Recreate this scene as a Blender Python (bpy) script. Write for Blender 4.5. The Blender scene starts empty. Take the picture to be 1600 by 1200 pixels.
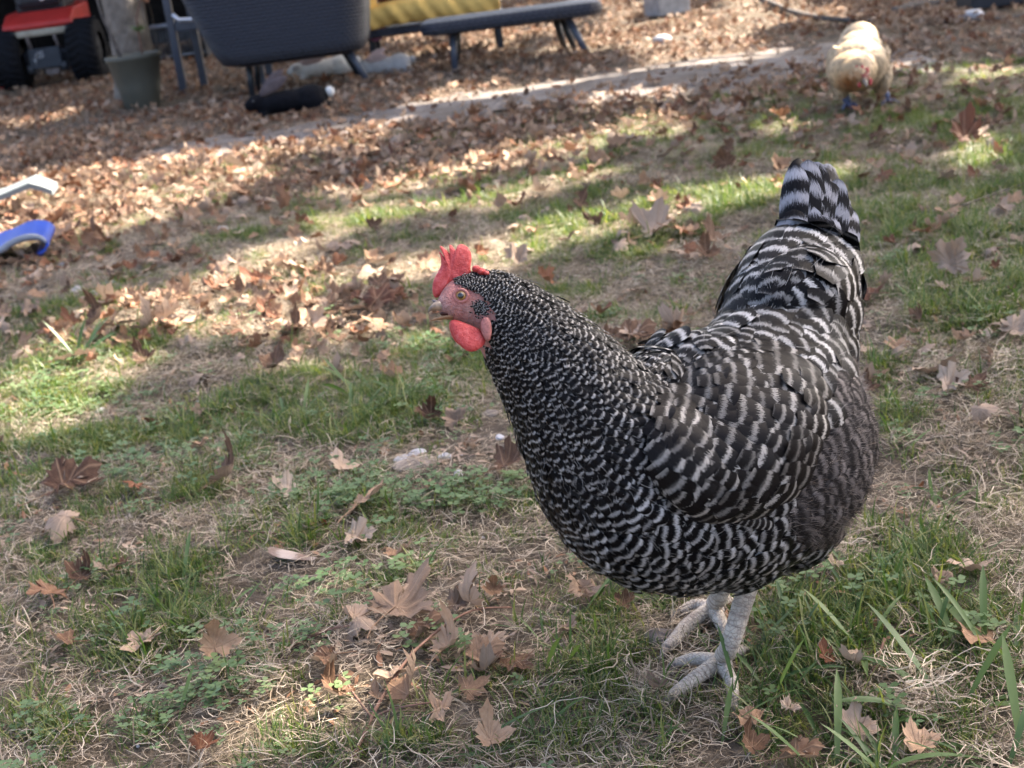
import bpy, bmesh, math, random
import numpy as np
from mathutils import Vector, Matrix
from mathutils.bvhtree import BVHTree

random.seed(7)
rng = np.random.default_rng(7)
sc = bpy.context.scene
COL = sc.collection
R = math.radians

# ------------------------------------------------------------------ camera
CAM_H = 0.684
PITCH, ROLL, FPX = R(17.7), R(7.5), 2220.0
CAM = np.array([0.0, 0.0, CAM_H])
FW = np.array([0, math.cos(PITCH), -math.sin(PITCH)])
U0 = np.array([0, math.sin(PITCH), math.cos(PITCH)])
R0 = np.array([1.0, 0, 0])
RC = math.cos(ROLL) * R0 - math.sin(ROLL) * U0
UC = math.sin(ROLL) * R0 + math.cos(ROLL) * U0
cd = bpy.data.cameras.new('camera')
cam = bpy.data.objects.new('camera', cd)
COL.objects.link(cam)
cam.matrix_world = Matrix(((RC[0], UC[0], -FW[0], CAM[0]), (RC[1], UC[1], -FW[1], CAM[1]),
                           (RC[2], UC[2], -FW[2], CAM[2]), (0, 0, 0, 1)))
cd.sensor_width = 36
cd.lens = 36 * FPX / 1600
cd.clip_start = 0.05
cd.clip_end = 500
cd.dof.use_dof = True
cd.dof.focus_distance = 1.22
cd.dof.aperture_fstop = 13.0
sc.camera = cam

# ------------------------------------------------------------------ light
SUN_EL = R(46)
SUN_H = np.array([0.82, 0.57])
SUN_H = SUN_H / np.linalg.norm(SUN_H)
SUN = np.array([SUN_H[0] * math.cos(SUN_EL), SUN_H[1] * math.cos(SUN_EL), math.sin(SUN_EL)])
w = bpy.data.worlds.new('World')
sc.world = w
w.use_nodes = True
wn = w.node_tree.nodes
sky = wn.new('ShaderNodeTexSky')
sky.sky_type = 'NISHITA'
sky.sun_disc = False
sky.sun_elevation = SUN_EL
sky.sun_rotation = math.atan2(SUN[0], SUN[1])
w.node_tree.links.new(sky.outputs[0], wn['Background'].inputs[0])
sky.air_density = 0.75
sky.dust_density = 5.0
sky.ozone_density = 0.4
wn['Background'].inputs[1].default_value = 0.115
sl = bpy.data.lights.new('sun', 'SUN')
sun = bpy.data.objects.new('sun', sl)
COL.objects.link(sun)
sl.energy = 5.0
sl.angle = R(0.53)
sl.color = (1.0, 0.92, 0.80)
sun.rotation_euler = Vector(-SUN).to_track_quat('-Z', 'Y').to_euler()
sun.location = (6, 4, 8)
sc.view_settings.view_transform = 'Standard'
sc.view_settings.look = 'None'
sc.view_settings.gamma = 1
sc.view_settings.exposure = 2.7
sc.cycles.use_denoising = True
sc.cycles.max_bounces = 6
sc.cycles.transparent_max_bounces = 8

# ------------------------------------------------------------------ projection helpers
def at(px, py, z):
    return CAM + z * (FW + (px - 800) / FPX * RC - (py - 600) / FPX * UC)

def ground(px, py, h=0.0):
    d = FW + (px - 800) / FPX * RC - (py - 600) / FPX * UC
    s = (h - CAM_H) / d[2]
    return CAM + s * d

def project(P):
    P = np.atleast_2d(P) - CAM
    z = P @ FW
    return 800 + FPX * (P @ RC) / z, 600 - FPX * (P @ UC) / z, z

def gh(x, y):
    """gentle unevenness of the yard"""
    x = np.asarray(x, float); y = np.asarray(y, float)
    a = 0.006
    return a * (np.sin(5.1 * x + 1.3 * y + 0.4) + np.sin(3.3 * y - 2.2 * x + 1.7) + 0.6 * np.sin(11.7 * x + 7.9 * y) + 0.5 * np.sin(17.0 * y - 9.0 * x + 2.0)) - 0.008

# ------------------------------------------------------------------ value noise (numpy)
_perm = rng.random((256, 256))
def vnoise(x, y):
    x = np.asarray(x, float); y = np.asarray(y, float)
    xi = np.floor(x).astype(int); yi = np.floor(y).astype(int)
    fx = x - xi; fy = y - yi
    fx = fx * fx * (3 - 2 * fx); fy = fy * fy * (3 - 2 * fy)
    g = lambda a, b: _perm[a % 256, b % 256]
    return (g(xi, yi) * (1 - fx) + g(xi + 1, yi) * fx) * (1 - fy) + (g(xi, yi + 1) * (1 - fx) + g(xi + 1, yi + 1) * fx) * fy
def fbm(x, y):
    return 0.55 * vnoise(x, y) + 0.3 * vnoise(2.1 * x + 9, 2.1 * y + 4) + 0.15 * vnoise(4.3 * x + 3, 4.3 * y + 8)

# ------------------------------------------------------------------ object helpers
def tag(o, label=None, cat=None, group=None, kind=None):
    if label: o['label'] = label
    if cat: o['category'] = cat
    if group: o['group'] = group
    if kind: o['kind'] = kind
    return o

def thing(name, label, cat, loc=(0, 0, 0), rz=0.0, group=None):
    o = bpy.data.objects.new(name, None)
    o.empty_display_size = 0.05
    COL.objects.link(o)
    o.location = loc
    o.rotation_euler = (0, 0, rz)
    return tag(o, label, cat, group)

class MB:
    def __init__(s):
        s.v = []; s.f = []; s.uv = []; s.sm = True
    def add(s, verts, faces):
        n = len(s.v)
        s.v.extend([tuple(map(float, p)) for p in verts])
        s.f.extend([tuple(int(i) + n for i in f) for f in faces])
        return s
    def box(s, c, size, M=None):
        c = np.array(c, float); h = np.array(size, float) / 2
        vs = [np.array([i, j, k]) * h for i in (-1, 1) for j in (-1, 1) for k in (-1, 1)]
        if M is not None: vs = [M @ q for q in vs]
        vs = [c + q for q in vs]
        return s.add(vs, [(0, 1, 3, 2), (4, 6, 7, 5), (0, 4, 5, 1), (2, 3, 7, 6), (0, 2, 6, 4), (1, 5, 7, 3)])
    def tube(s, pts, rad, n=8, cap=True, flat=1.0):
        pts = [np.array(p, float) for p in pts]
        if np.isscalar(rad): rad = [rad] * len(pts)
        vs = []; fs = []
        up = np.array([0.13, 0.21, 0.97])
        for i, p in enumerate(pts):
            a = pts[max(0, i - 1)]; b = pts[min(len(pts) - 1, i + 1)]
            t = (b - a) / (np.linalg.norm(b - a) + 1e-12)
            if abs(t @ up) > 0.95: up = np.array([0.9, 0.3, 0.1])
            x = np.cross(up, t); x /= np.linalg.norm(x); y = np.cross(t, x)
            for k in range(n):
                th = 2 * math.pi * k / n
                vs.append(p + rad[i] * (x * math.cos(th) + y * math.sin(th) * flat))
        for i in range(len(pts) - 1):
            for k in range(n):
                k2 = (k + 1) % n
                fs.append((i * n + k, i * n + k2, (i + 1) * n + k2, (i + 1) * n + k))
        if cap:
            fs.append(tuple(range(n - 1, -1, -1)))
            fs.append(tuple((len(pts) - 1) * n + k for k in range(n)))
        return s.add(vs, fs)
    def lathe(s, prof, n=24, c=(0, 0, 0)):
        vs = []; fs = []
        for r, z in prof:
            for k in range(n):
                th = 2 * math.pi * k / n
                vs.append((c[0] + r * math.cos(th), c[1] + r * math.sin(th), c[2] + z))
        for i in range(len(prof) - 1):
            for k in range(n):
                k2 = (k + 1) % n
                fs.append((i * n + k, i * n + k2, (i + 1) * n + k2, (i + 1) * n + k))
        return s.add(vs, fs)
    def ellipsoid(s, c, axes, n=16, m=10):
        """axes: three vectors"""
        c = np.array(c, float)
        A, B, Cc = [np.array(a, float) for a in axes]
        vs = [c + Cc]; fs = []
        for i in range(1, m):
            th = math.pi * i / m
            for k in range(n):
                ph = 2 * math.pi * k / n
                vs.append(c + Cc * math.cos(th) + math.sin(th) * (A * math.cos(ph) + B * math.sin(ph)))
        vs.append(c - Cc)
        for k in range(n):
            fs.append((0, 1 + k, 1 + (k + 1) % n))
            fs.append((len(vs) - 1, 1 + (m - 2) * n + (k + 1) % n, 1 + (m - 2) * n + k))
        for i in range(m - 2):
            for k in range(n):
                fs.append((1 + i * n + k, 1 + (i + 1) * n + k, 1 + (i + 1) * n + (k + 1) % n, 1 + i * n + (k + 1) % n))
        return s.add(vs, fs)
    def prism(s, poly, off):
        """closed polygon (3-D pts) pushed along vector off"""
        poly = [np.array(p, float) for p in poly]; off = np.array(off, float); n = len(poly)
        vs = poly + [p + off for p in poly]
        fs = [tuple(range(n - 1, -1, -1)), tuple(range(n, 2 * n))]
        for k in range(n):
            fs.append((k, (k + 1) % n, n + (k + 1) % n, n + k))
        return s.add(vs, fs)
    def mesh(s, name):
        me = bpy.data.meshes.new(name)
        me.from_pydata(s.v, [], s.f)
        bm = bmesh.new(); bm.from_mesh(me)
        bmesh.ops.recalc_face_normals(bm, faces=bm.faces)
        bm.to_mesh(me); bm.free()
        return me
    def build(s, name, mat, parent=None, base=None, smooth=True, bevel=0.0, sub=0):
        me = s.mesh(name)
        b = np.array(base if base is not None else (0, 0, 0), float)
        if base is not None:
            co = np.empty(len(me.vertices) * 3); me.vertices.foreach_get('co', co)
            co = co.reshape(-1, 3) - b; me.vertices.foreach_set('co', co.ravel())
        return link(name, me, mat, parent, smooth, bevel, sub)

def link(name, me, mat, parent=None, smooth=True, bevel=0.0, sub=0, loc=None):
    o = bpy.data.objects.new(name, me)
    COL.objects.link(o)
    if mat is not None and len(me.materials) == 0: me.materials.append(mat)
    if parent is not None: o.parent = parent
    if loc is not None: o.location = loc
    if smooth:
        me.polygons.foreach_set('use_smooth', [True] * len(me.polygons))
    if bevel > 0:
        m = o.modifiers.new('bevel', 'BEVEL'); m.width = bevel; m.segments = 2; m.limit_method = 'ANGLE'
        me.polygons.foreach_set('use_smooth', [False] * len(me.polygons))
    if sub:
        m = o.modifiers.new('sub', 'SUBSURF'); m.levels = sub; m.render_levels = sub
    return o

def np_mesh(name, V, F, attrs=None, smooth=True, pb=None):
    """V (n,3), F (m,k) arrays -> mesh; attrs: dict name-> (n,) float or (n,4) color; pb UV per vertex"""
    me = bpy.data.meshes.new(name)
    V = np.asarray(V, np.float32); F = np.asarray(F, np.int32)
    k = F.shape[1]
    me.vertices.add(len(V)); me.vertices.foreach_set('co', V.ravel())
    me.loops.add(F.size); me.loops.foreach_set('vertex_index', F.ravel())
    me.polygons.add(len(F))
    me.polygons.foreach_set('loop_start', np.arange(0, F.size, k, dtype=np.int32))
    if smooth: me.polygons.foreach_set('use_smooth', np.ones(len(F), bool))
    me.update(calc_edges=True)
    if pb is not None:
        uv = me.uv_layers.new(name='UVMap')
        uv.data.foreach_set('uv', np.asarray(pb, np.float32)[F.ravel()].ravel())
    for a, val in (attrs or {}).items():
        val = np.asarray(val, np.float32)
        if val.ndim == 1:
            at_ = me.attributes.new(a, 'FLOAT', 'POINT'); at_.data.foreach_set('value', val)
        else:
            at_ = me.attributes.new(a, 'FLOAT_COLOR', 'POINT'); at_.data.foreach_set('color', val.ravel())
    return me

# ------------------------------------------------------------------ material helpers
class NT:
    def __init__(s, name):
        s.m = bpy.data.materials.new(name); s.m.use_nodes = True
        s.t = s.m.node_tree; s.n = s.t.nodes; s.l = s.t.links
        s.p = s.n['Principled BSDF']; s.out = s.n['Material Output']
    def __call__(s, typ, ins=None, **kw):
        nd = s.n.new(typ)
        for k, v in kw.items(): setattr(nd, k, v)
        for k, v in (ins or {}).items(): s.put(nd.inputs[k], v)
        return nd
    def put(s, sock, v):
        if hasattr(v, 'is_output'): s.l.new(v, sock)
        else: sock.default_value = v
    def math(s, op, a, b=0.0, c=None):
        nd = s.n.new('ShaderNodeMath'); nd.operation = op
        s.put(nd.inputs[0], a); s.put(nd.inputs[1], b)
        if c is not None: s.put(nd.inputs[2], c)
        return nd.outputs[0]
    def mix(s, f, a, b, mode='MIX'):
        nd = s.n.new('ShaderNodeMix'); nd.data_type = 'RGBA'; nd.blend_type = mode
        s.put(nd.inputs[0], f); s.put(nd.inputs[6], a); s.put(nd.inputs[7], b)
        return nd.outputs[2]
    def ramp(s, f, stops, interp='LINEAR'):
        nd = s.n.new('ShaderNodeValToRGB'); cr = nd.color_ramp; cr.interpolation = interp
        while len(cr.elements) < len(stops): cr.elements.new(0.5)
        for e, (p, c) in zip(cr.elements, stops):
            e.position = p; e.color = c if len(c) == 4 else (*c, 1)
        s.put(nd.inputs[0], f)
        return nd.outputs[0]
    def noise(s, scale, vec=None, detail=3, rough=0.55, dist=0.0):
        nd = s.n.new('ShaderNodeTexNoise'); nd.inputs['Scale'].default_value = scale
        nd.inputs['Detail'].default_value = detail; nd.inputs['Roughness'].default_value = rough
        nd.inputs['Distortion'].default_value = dist
        if vec is not None: s.l.new(vec, nd.inputs['Vector'])
        return nd.outputs['Fac']
    def pos(s): return s.n.new('ShaderNodeNewGeometry').outputs['Position']
    def obj(s): return s.n.new('ShaderNodeTexCoord').outputs['Object']
    def rnd(s): return s.n.new('ShaderNodeObjectInfo').outputs['Random']
    def attr(s, name):
        nd = s.n.new('ShaderNodeAttribute'); nd.attribute_name = name; return nd
    def bump(s, h, strength=0.3, dist=0.01):
        nd = s.n.new('ShaderNodeBump'); nd.inputs['Strength'].default_value = strength; nd.inputs['Distance'].default_value = dist
        s.l.new(h, nd.inputs['Height']); s.l.new(nd.outputs[0], s.p.inputs['Normal']); return nd
    def base(s, col, rough=0.6, spec=0.4, metal=0.0):
        s.put(s.p.inputs['Base Color'], col if hasattr(col, 'is_output') else (*col[:3], 1))
        s.put(s.p.inputs['Roughness'], rough); s.put(s.p.inputs['Specular IOR Level'], spec); s.put(s.p.inputs['Metallic'], metal)
        return s
    def translucent(s, col, fac=0.35):
        tr = s.n.new('ShaderNodeBsdfTranslucent'); s.put(tr.inputs[0], col)
        mx = s.n.new('ShaderNodeMixShader'); mx.inputs[0].default_value = fac
        s.l.new(s.p.outputs[0], mx.inputs[1]); s.l.new(tr.outputs[0], mx.inputs[2]); s.l.new(mx.outputs[0], s.out.inputs['Surface'])
        return s

def plain(name, col, rough=0.6, spec=0.4, metal=0.0, nscale=20, var=0.25, bump=0.1, bd=0.002):
    t = NT(name)
    n = t.noise(nscale, t.obj(), 5)
    dark = tuple(c * (1 - var) for c in col); lite = tuple(min(1, c * (1 + var)) for c in col)
    t.base(t.ramp(n, [(0.3, dark), (0.7, lite)]), rough, spec, metal)
    if bump: t.bump(n, bump, bd)
    return t.m
def C4(*c): return (*c, 1)

# ground
def mat_ground():
    t = NT('ground_soil'); P = t.pos()
    n1 = t.noise(2.2, P, 6, 0.65); n2 = t.noise(26, P, 6, 0.7); n3 = t.noise(140, P, 4, 0.7)
    soil = t.ramp(n2, [(0.25, (0.030, 0.023, 0.018)), (0.5, (0.085, 0.065, 0.050)), (0.75, (0.21, 0.17, 0.135))])
    thatch = t.ramp(n3, [(0.3, (0.035, 0.027, 0.018)), (0.5, (0.11, 0.085, 0.056)), (0.72, (0.29, 0.23, 0.165))])
    c = t.mix(t.ramp(n1, [(0.4, (0, 0, 0)), (0.58, (1, 1, 1))]), soil, thatch)
    t.base(c, 0.95, 0.15)
    h = t.math('ADD', n2, t.math('MULTIPLY', n3, 0.5))
    t.bump(h, 0.8, 0.02)
    return t.m
def mat_path():
    t = NT('path_dirt'); P = t.pos()
    n = t.noise(9, P, 7, 0.65); n2 = t.noise(90, P, 4, 0.7)
    t.base(t.mix(0.35, t.ramp(n, [(0.3, (0.17, 0.15, 0.14)), (0.7, (0.33, 0.30, 0.28))]), t.ramp(n2, [(0.35, (0.08, 0.07, 0.06)), (0.7, (0.45, 0.42, 0.39))])), 0.95, 0.15)
    c0 = t.p.inputs['Base Color'].links[0].from_socket
    pn = t.noise(5, P, 6, 0.7, 0.6)
    t.base(t.mix(t.ramp(pn, [(0.40, (0, 0, 0)), (0.60, (0.8, 0.8, 0.8))]), t.mix(1.0, c0, C4(0.80, 0.77, 0.76), 'MULTIPLY'), t.ramp(n2, [(0.3, (0.03, 0.023, 0.018)), (0.7, (0.17, 0.135, 0.105))])), 0.95, 0.15)
    t.bump(n2, 0.6, 0.01)
    return t.m
def mat_grass(name, a, b, c, tr=0.4, strands=False):
    t = NT(name); r = t.rnd(); n = t.noise(3.0, t.pos(), 3)
    f = t.math('ADD', t.math('MULTIPLY', r, 0.6), t.math('MULTIPLY', n, 0.5))
    if strands:
        f = t.math('ADD', t.math('MULTIPLY', t.attr('fr').outputs['Fac'], 0.62), t.math('ADD', t.math('MULTIPLY', r, 0.15), t.math('MULTIPLY', n, 0.35)))
    col = t.ramp(f, [(0.2, a), (0.5, b), (0.85, c)])
    t.base(col, 0.45, 0.35)
    t.translucent(t.mix(1.0, col, C4(1.5, 1.5, 0.8), 'MULTIPLY'), tr)
    return t.m
def mat_leaf(name, stops, under, tr=0.22):
    """dry leaf: object-random hue, blotches, and raised paler veins read from the flat leaf coordinates"""
    t = NT(name); r = t.rnd()
    uv = t.n.new('ShaderNodeTexCoord').outputs['UV']
    sx = t.n.new('ShaderNodeSeparateXYZ'); t.l.new(uv, sx.inputs[0])
    vein = None
    for a in (90, 52, 128, 10, 170):
        ca, sa = math.cos(R(a)), math.sin(R(a))
        along = t.math('ADD', t.math('MULTIPLY', sx.outputs[0], ca), t.math('MULTIPLY', sx.outputs[1], sa))
        perp = t.math('ABSOLUTE', t.math('SUBTRACT', t.math('MULTIPLY', sx.outputs[0], sa), t.math('MULTIPLY', sx.outputs[1], ca)))
        ln = t.math('MULTIPLY', t.math('GREATER_THAN', along, 0.0), t.math('SUBTRACT', 1.0, t.math('MINIMUM', t.math('MULTIPLY', perp, 28.0), 1.0)))
        vein = ln if vein is None else t.math('MAXIMUM', vein, ln)
    n = t.noise(5, uv, 5, 0.65); n2 = t.noise(40, uv, 3)
    col = t.ramp(t.math('ADD', t.math('MULTIPLY', r, 0.75), t.math('MULTIPLY', t.math('SUBTRACT', n, 0.35), 0.55)), stops)
    col = t.mix(t.math('MULTIPLY', t.ramp(n2, [(0.55, (0, 0, 0)), (0.75, (1, 1, 1))]), 0.35), col, C4(0.07, 0.04, 0.028))
    col = t.mix(t.math('MULTIPLY', vein, 0.45), col, C4(0.33, 0.22, 0.15))
    bf = t.n.new('ShaderNodeNewGeometry').outputs['Backfacing']
    col = t.mix(t.math('MULTIPLY', bf, 0.55), col, C4(*under))
    col = t.mix(1.0, col, C4(1.0, 0.945, 0.865), 'MULTIPLY')
    t.base(col, 0.62, 0.2)
    t.bump(t.math('ADD', t.math('MULTIPLY', vein, 0.8), t.math('ADD', n, t.math('MULTIPLY', n2, 0.4))), 0.5, 0.003)
    t.translucent(col, tr * 0.6)
    return t.m
def mat_feather(name, light, dark, duty=(0.36, 0.46, 0.74, 0.86), rough=0.38):
    t = NT(name)
    uv = t.n.new('ShaderNodeTexCoord').outputs['UV']
    sx = t.n.new('ShaderNodeSeparateXYZ'); t.l.new(uv, sx.inputs[0])
    u, ph = sx.outputs[0], sx.outputs[1]
    fr = t.attr('fr').outputs['Fac']
    cmb = t.n.new('ShaderNodeCombineXYZ')
    t.l.new(t.math('MULTIPLY', t.math('ABSOLUTE', u), 13.0), cmb.inputs[0]); t.l.new(t.math('MULTIPLY', fr, 57.0), cmb.inputs[1])
    t.l.new(t.math('MULTIPLY', t.math('SUBTRACT', ph, t.math('ABSOLUTE', u)), 2.2), cmb.inputs[2])
    fray = t.noise(1.7, cmb.outputs[0], 3, 0.7)
    ph2 = t.math('ADD', ph, t.math('MULTIPLY', t.math('SUBTRACT', fray, 0.5), 1.05))
    f = t.math('FRACT', ph2)
    a, b, c, d = duty
    bar = t.ramp(f, [(a, (0, 0, 0)), (b, (1, 1, 1)), (c, (1, 1, 1)), (d, (0, 0, 0))], 'EASE')
    inner = t.math('SUBTRACT', 1.0, t.math('MULTIPLY', t.math('MINIMUM', ph, 3.0), 0.16))  # bars grey off towards the root, shade under overlapping feathers put into colour
    amt = t.math('MULTIPLY', t.math('MULTIPLY', bar, inner), t.math('ADD', 0.32, t.math('MULTIPLY', fr, 0.68)))
    cmb2 = t.n.new('ShaderNodeCombineXYZ')
    barb = t.math('ADD', t.math('MULTIPLY', t.math('ABSOLUTE', u), 9.0), t.math('MULTIPLY', ph, 9.0))
    t.l.new(barb, cmb2.inputs[0]); t.l.new(t.math('MULTIPLY', fr, 31.0), cmb2.inputs[1])
    streak = t.noise(3.0, cmb2.outputs[0], 2, 0.7)
    amt = t.math('MULTIPLY', amt, t.math('ADD', 0.55, t.math('MULTIPLY', streak, 0.8)))
    shaft = t.math('SUBTRACT', 1.0, t.math('MINIMUM', t.math('MULTIPLY', t.math('ABSOLUTE', u), 16.0), 1.0))
    col = t.mix(amt, C4(*dark), C4(*light))
    col = t.mix(t.math('MULTIPLY', shaft, 0.25), col, C4(0.02, 0.018, 0.018))
    t.base(col, rough, 0.07)
    t.bump(streak, 0.25, 0.001)
    return t.m

M = {}
M['ground'] = mat_ground()
M['path'] = mat_path()
M['grass'] = mat_grass('grass_blade', (0.026, 0.055, 0.013), (0.066, 0.118, 0.027), (0.20, 0.205, 0.075), 0.42, True)
M['broad'] = mat_grass('broad_blade', (0.040, 0.080, 0.026), (0.065, 0.115, 0.036), (0.115, 0.165, 0.055), 0.38)
M['clover'] = mat_grass('clover_leaf', (0.06, 0.105, 0.04), (0.09, 0.145, 0.055), (0.14, 0.19, 0.08), 0.3)
M['straw'] = mat_grass('dry_straw', (0.035, 0.023, 0.014), (0.20, 0.145, 0.095), (0.50, 0.41, 0.31), 0.15, True)
M['leaf'] = mat_leaf('dry_leaf_tan', [(0.08, (0.065, 0.033, 0.021)), (0.32, (0.16, 0.092, 0.057)), (0.62, (0.30, 0.19, 0.122)), (0.9, (0.44, 0.31, 0.22))], (0.42, 0.34, 0.28))
M['leaf_grey'] = mat_leaf('dry_leaf_grey', [(0.1, (0.18, 0.125, 0.092)), (0.5, (0.28, 0.205, 0.155)), (0.9, (0.39, 0.30, 0.24))], (0.37, 0.29, 0.235), 0.15)
M['leaf_red'] = mat_leaf('dry_leaf_russet', [(0.1, (0.085, 0.034, 0.020)), (0.5, (0.17, 0.070, 0.038)), (0.9, (0.29, 0.13, 0.068))], (0.24, 0.15, 0.10))
M['leaf_pale'] = mat_leaf('dry_leaf_pale', [(0.1, (0.31, 0.235, 0.18)), (0.9, (0.46, 0.37, 0.30))], (0.38, 0.31, 0.255), 0.15)
M['twig'] = plain('twig_bark', (0.16, 0.09, 0.065), 0.8, 0.2, 0, 60, 0.4, 0.4)
M['branch'] = plain('branch_bark', (0.10, 0.085, 0.075), 0.9, 0.2, 0, 30, 0.4, 0.5, 0.01)
M['bark'] = plain('trunk_bark', (0.17, 0.145, 0.12), 0.92, 0.2, 0, 14, 0.45, 0.8, 0.03)
M['stone'] = plain('pale_stone', (0.42, 0.41, 0.42), 0.8, 0.3, 0, 40, 0.25, 0.5, 0.004)
M['stone_brown'] = plain('brown_stone', (0.26, 0.21, 0.175), 0.85, 0.3, 0, 40, 0.3, 0.5, 0.004)
M['clod'] = plain('soil_clod', (0.12, 0.105, 0.10), 0.95, 0.15, 0, 70, 0.5, 0.9, 0.006)
M['crown'] = mat_grass('crown_leaf', (0.05, 0.08, 0.02), (0.09, 0.11, 0.03), (0.15, 0.12, 0.04), 0.3)
M['feather'] = mat_feather('barred_feather', (0.54, 0.515, 0.49), (0.0030, 0.0027, 0.0031), (0.38, 0.52, 0.66, 0.84))
M['hackle'] = mat_feather('barred_hackle', (0.52, 0.49, 0.46), (0.0042, 0.0038, 0.0042), (0.42, 0.50, 0.58, 0.72))
M['wingf'] = mat_feather('barred_wing', (0.42, 0.39, 0.355), (0.0062, 0.0052, 0.0052), (0.41, 0.53, 0.65, 0.80))
M['downf'] = mat_feather('barred_down', (0.20, 0.172, 0.158), (0.014, 0.0118, 0.0112), (0.25, 0.5, 0.6, 0.95), 0.65)
M['tailf'] = mat_feather('barred_tail', (0.34, 0.33, 0.35), (0.0050, 0.0044, 0.0050), (0.30, 0.52, 0.70, 0.95))

# ------------------------------------------------------------------ picture-derived density maps (evaluated on the real ground)
def blobs(px, py, lst):
    s = np.zeros_like(px, float)
    for (cx, cy, rx, ry, a, amp) in lst:
        ca, sa = math.cos(R(a)), math.sin(R(a))
        dx, dy = px - cx, py - cy
        u = (dx * ca + dy * sa) / rx; v = (-dx * sa + dy * ca) / ry
        s += amp * np.exp(-(u * u + v * v))
    return s
GREEN = [(1450, 1010, 220, 130, -10, 0.75), (1520, 430, 190, 100, -8, 0.9), (1420, 310, 200, 50, -8, 0.55), (1120, 320, 160, 36, -10, 0.9),
         (880, 345, 130, 36, -10, 0.8), (1040, 400, 130, 36, -10, 0.4), (620, 610, 180, 44, -10, 0.75), (380, 660, 260, 40, -8, 0.75), (90, 560, 150, 60, -20, 0.95), (70, 700, 120, 50, -10, 0.6),
         (270, 940, 110, 44, -10, 0.6), (150, 1110, 240, 70, -10, 0.7), (60, 800, 190, 40, -8, 0.55), (1260, 990, 230, 120, 0, 0.7), (900, 1000, 110, 60, 0, 0.7), (470, 1010, 70, 40, 0, 0.3),
         (1440, 650, 130, 50, -8, 0.5), (1480, 830, 160, 50, -8, 0.4), (980, 480, 110, 36, -8, 0.45), (760, 790, 110, 22, 0, 0.45), (560, 330, 120, 22, -10, 0.5),
         (540, 355, 70, 14, -8, 0.5), (1010, 205, 60, 16, -8, 0.9), (800, 290, 120, 20, -10, 0.5), (1360, 190, 130, 30, -8, 0.45), (180, 345, 50, 14, -8, 0.5),
         (330, 410, 110, 20, -8, 0.3), (220, 440, 90, 16, -8, 0.4), (500, 520, 90, 20, 0, 0.35), (1560, 250, 90, 40, -8, 0.6), (350, 1170, 120, 40, 0, 0.35), (1130, 1140, 200, 60, 0, 0.6), (640, 555, 120, 22, -8, 0.4)]
BARE = [(760, 690, 100, 40, 0, 0.9), (650, 730, 60, 20, 0, 0.5), (150, 410, 150, 40, -8, 0.5), (320, 600, 110, 30, -10, 0.4), (240, 620, 60, 25, 0, 0.4)]
def green_at(px, py, x, y):
    g = blobs(px, py, GREEN)
    n = fbm(x * 7, y * 7)
    n2 = fbm(x * 23 + 5, y * 23 + 2)
    return np.clip(np.minimum(0.62 * g, 0.75) + 1.5 * (n - 0.5) + 1.5 * (n2 - 0.5) + 0.22, 0, 1)
LEAVES = [(560, 500, 150, 36, -10, 2.2), (330, 480, 170, 30, -12, 2.2), (120, 520, 160, 26, -20, 1.2), (640, 1020, 100, 55, -20, 2.0), (560, 1070, 60, 40, 0, 1.0), (740, 1010, 60, 40, 0, 1.0), (100, 340, 200, 60, -10, 1.4), (640, 990, 130, 70, -20, 0.35),
          (1430, 560, 150, 34, -8, 0.8), (1020, 350, 70, 22, -8, 0.9), (1130, 400, 60, 20, 0, 0.5), (980, 530, 60, 26, 0, 0.6), (540, 560, 160, 24, -8, 0.5),
          (1400, 240, 110, 24, -8, 0.7), (1250, 1110, 230, 60, 0, 0.2), (1440, 1120, 60, 50, 0, 0.3), (700, 700, 80, 24, 0, 0.35), (460, 250, 240, 50, -9, 0.8), (900, 200, 300, 40, -9, 0.7)]
def leaf_at(px, py, x, y):
    v = 0.1305 * px + 0.9914 * py
    far = np.clip((520 - v - 0.15 * np.maximum(px - 900, 0)) / 200, 0, 1)
    far = np.maximum(far, np.clip((560 - v - 0.42 * px) / 160, 0, 1))
    trk = np.exp(-((py - (168 - (px - 720) * 0.165)) / 19) ** 2) * (px > 230) * (px < 1330)
    return np.clip(blobs(px, py, LEAVES) + far * np.clip(3.2 * fbm(x * 2.2, y * 1.8) - 1.0, 0.08, 1.2) + 0.12 + 0.25 * np.clip(4 * (fbm(x * 4 + 7, y * 4) - 0.55), 0, 1), 0, 2) * (1 - 0.80 * trk)
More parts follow.
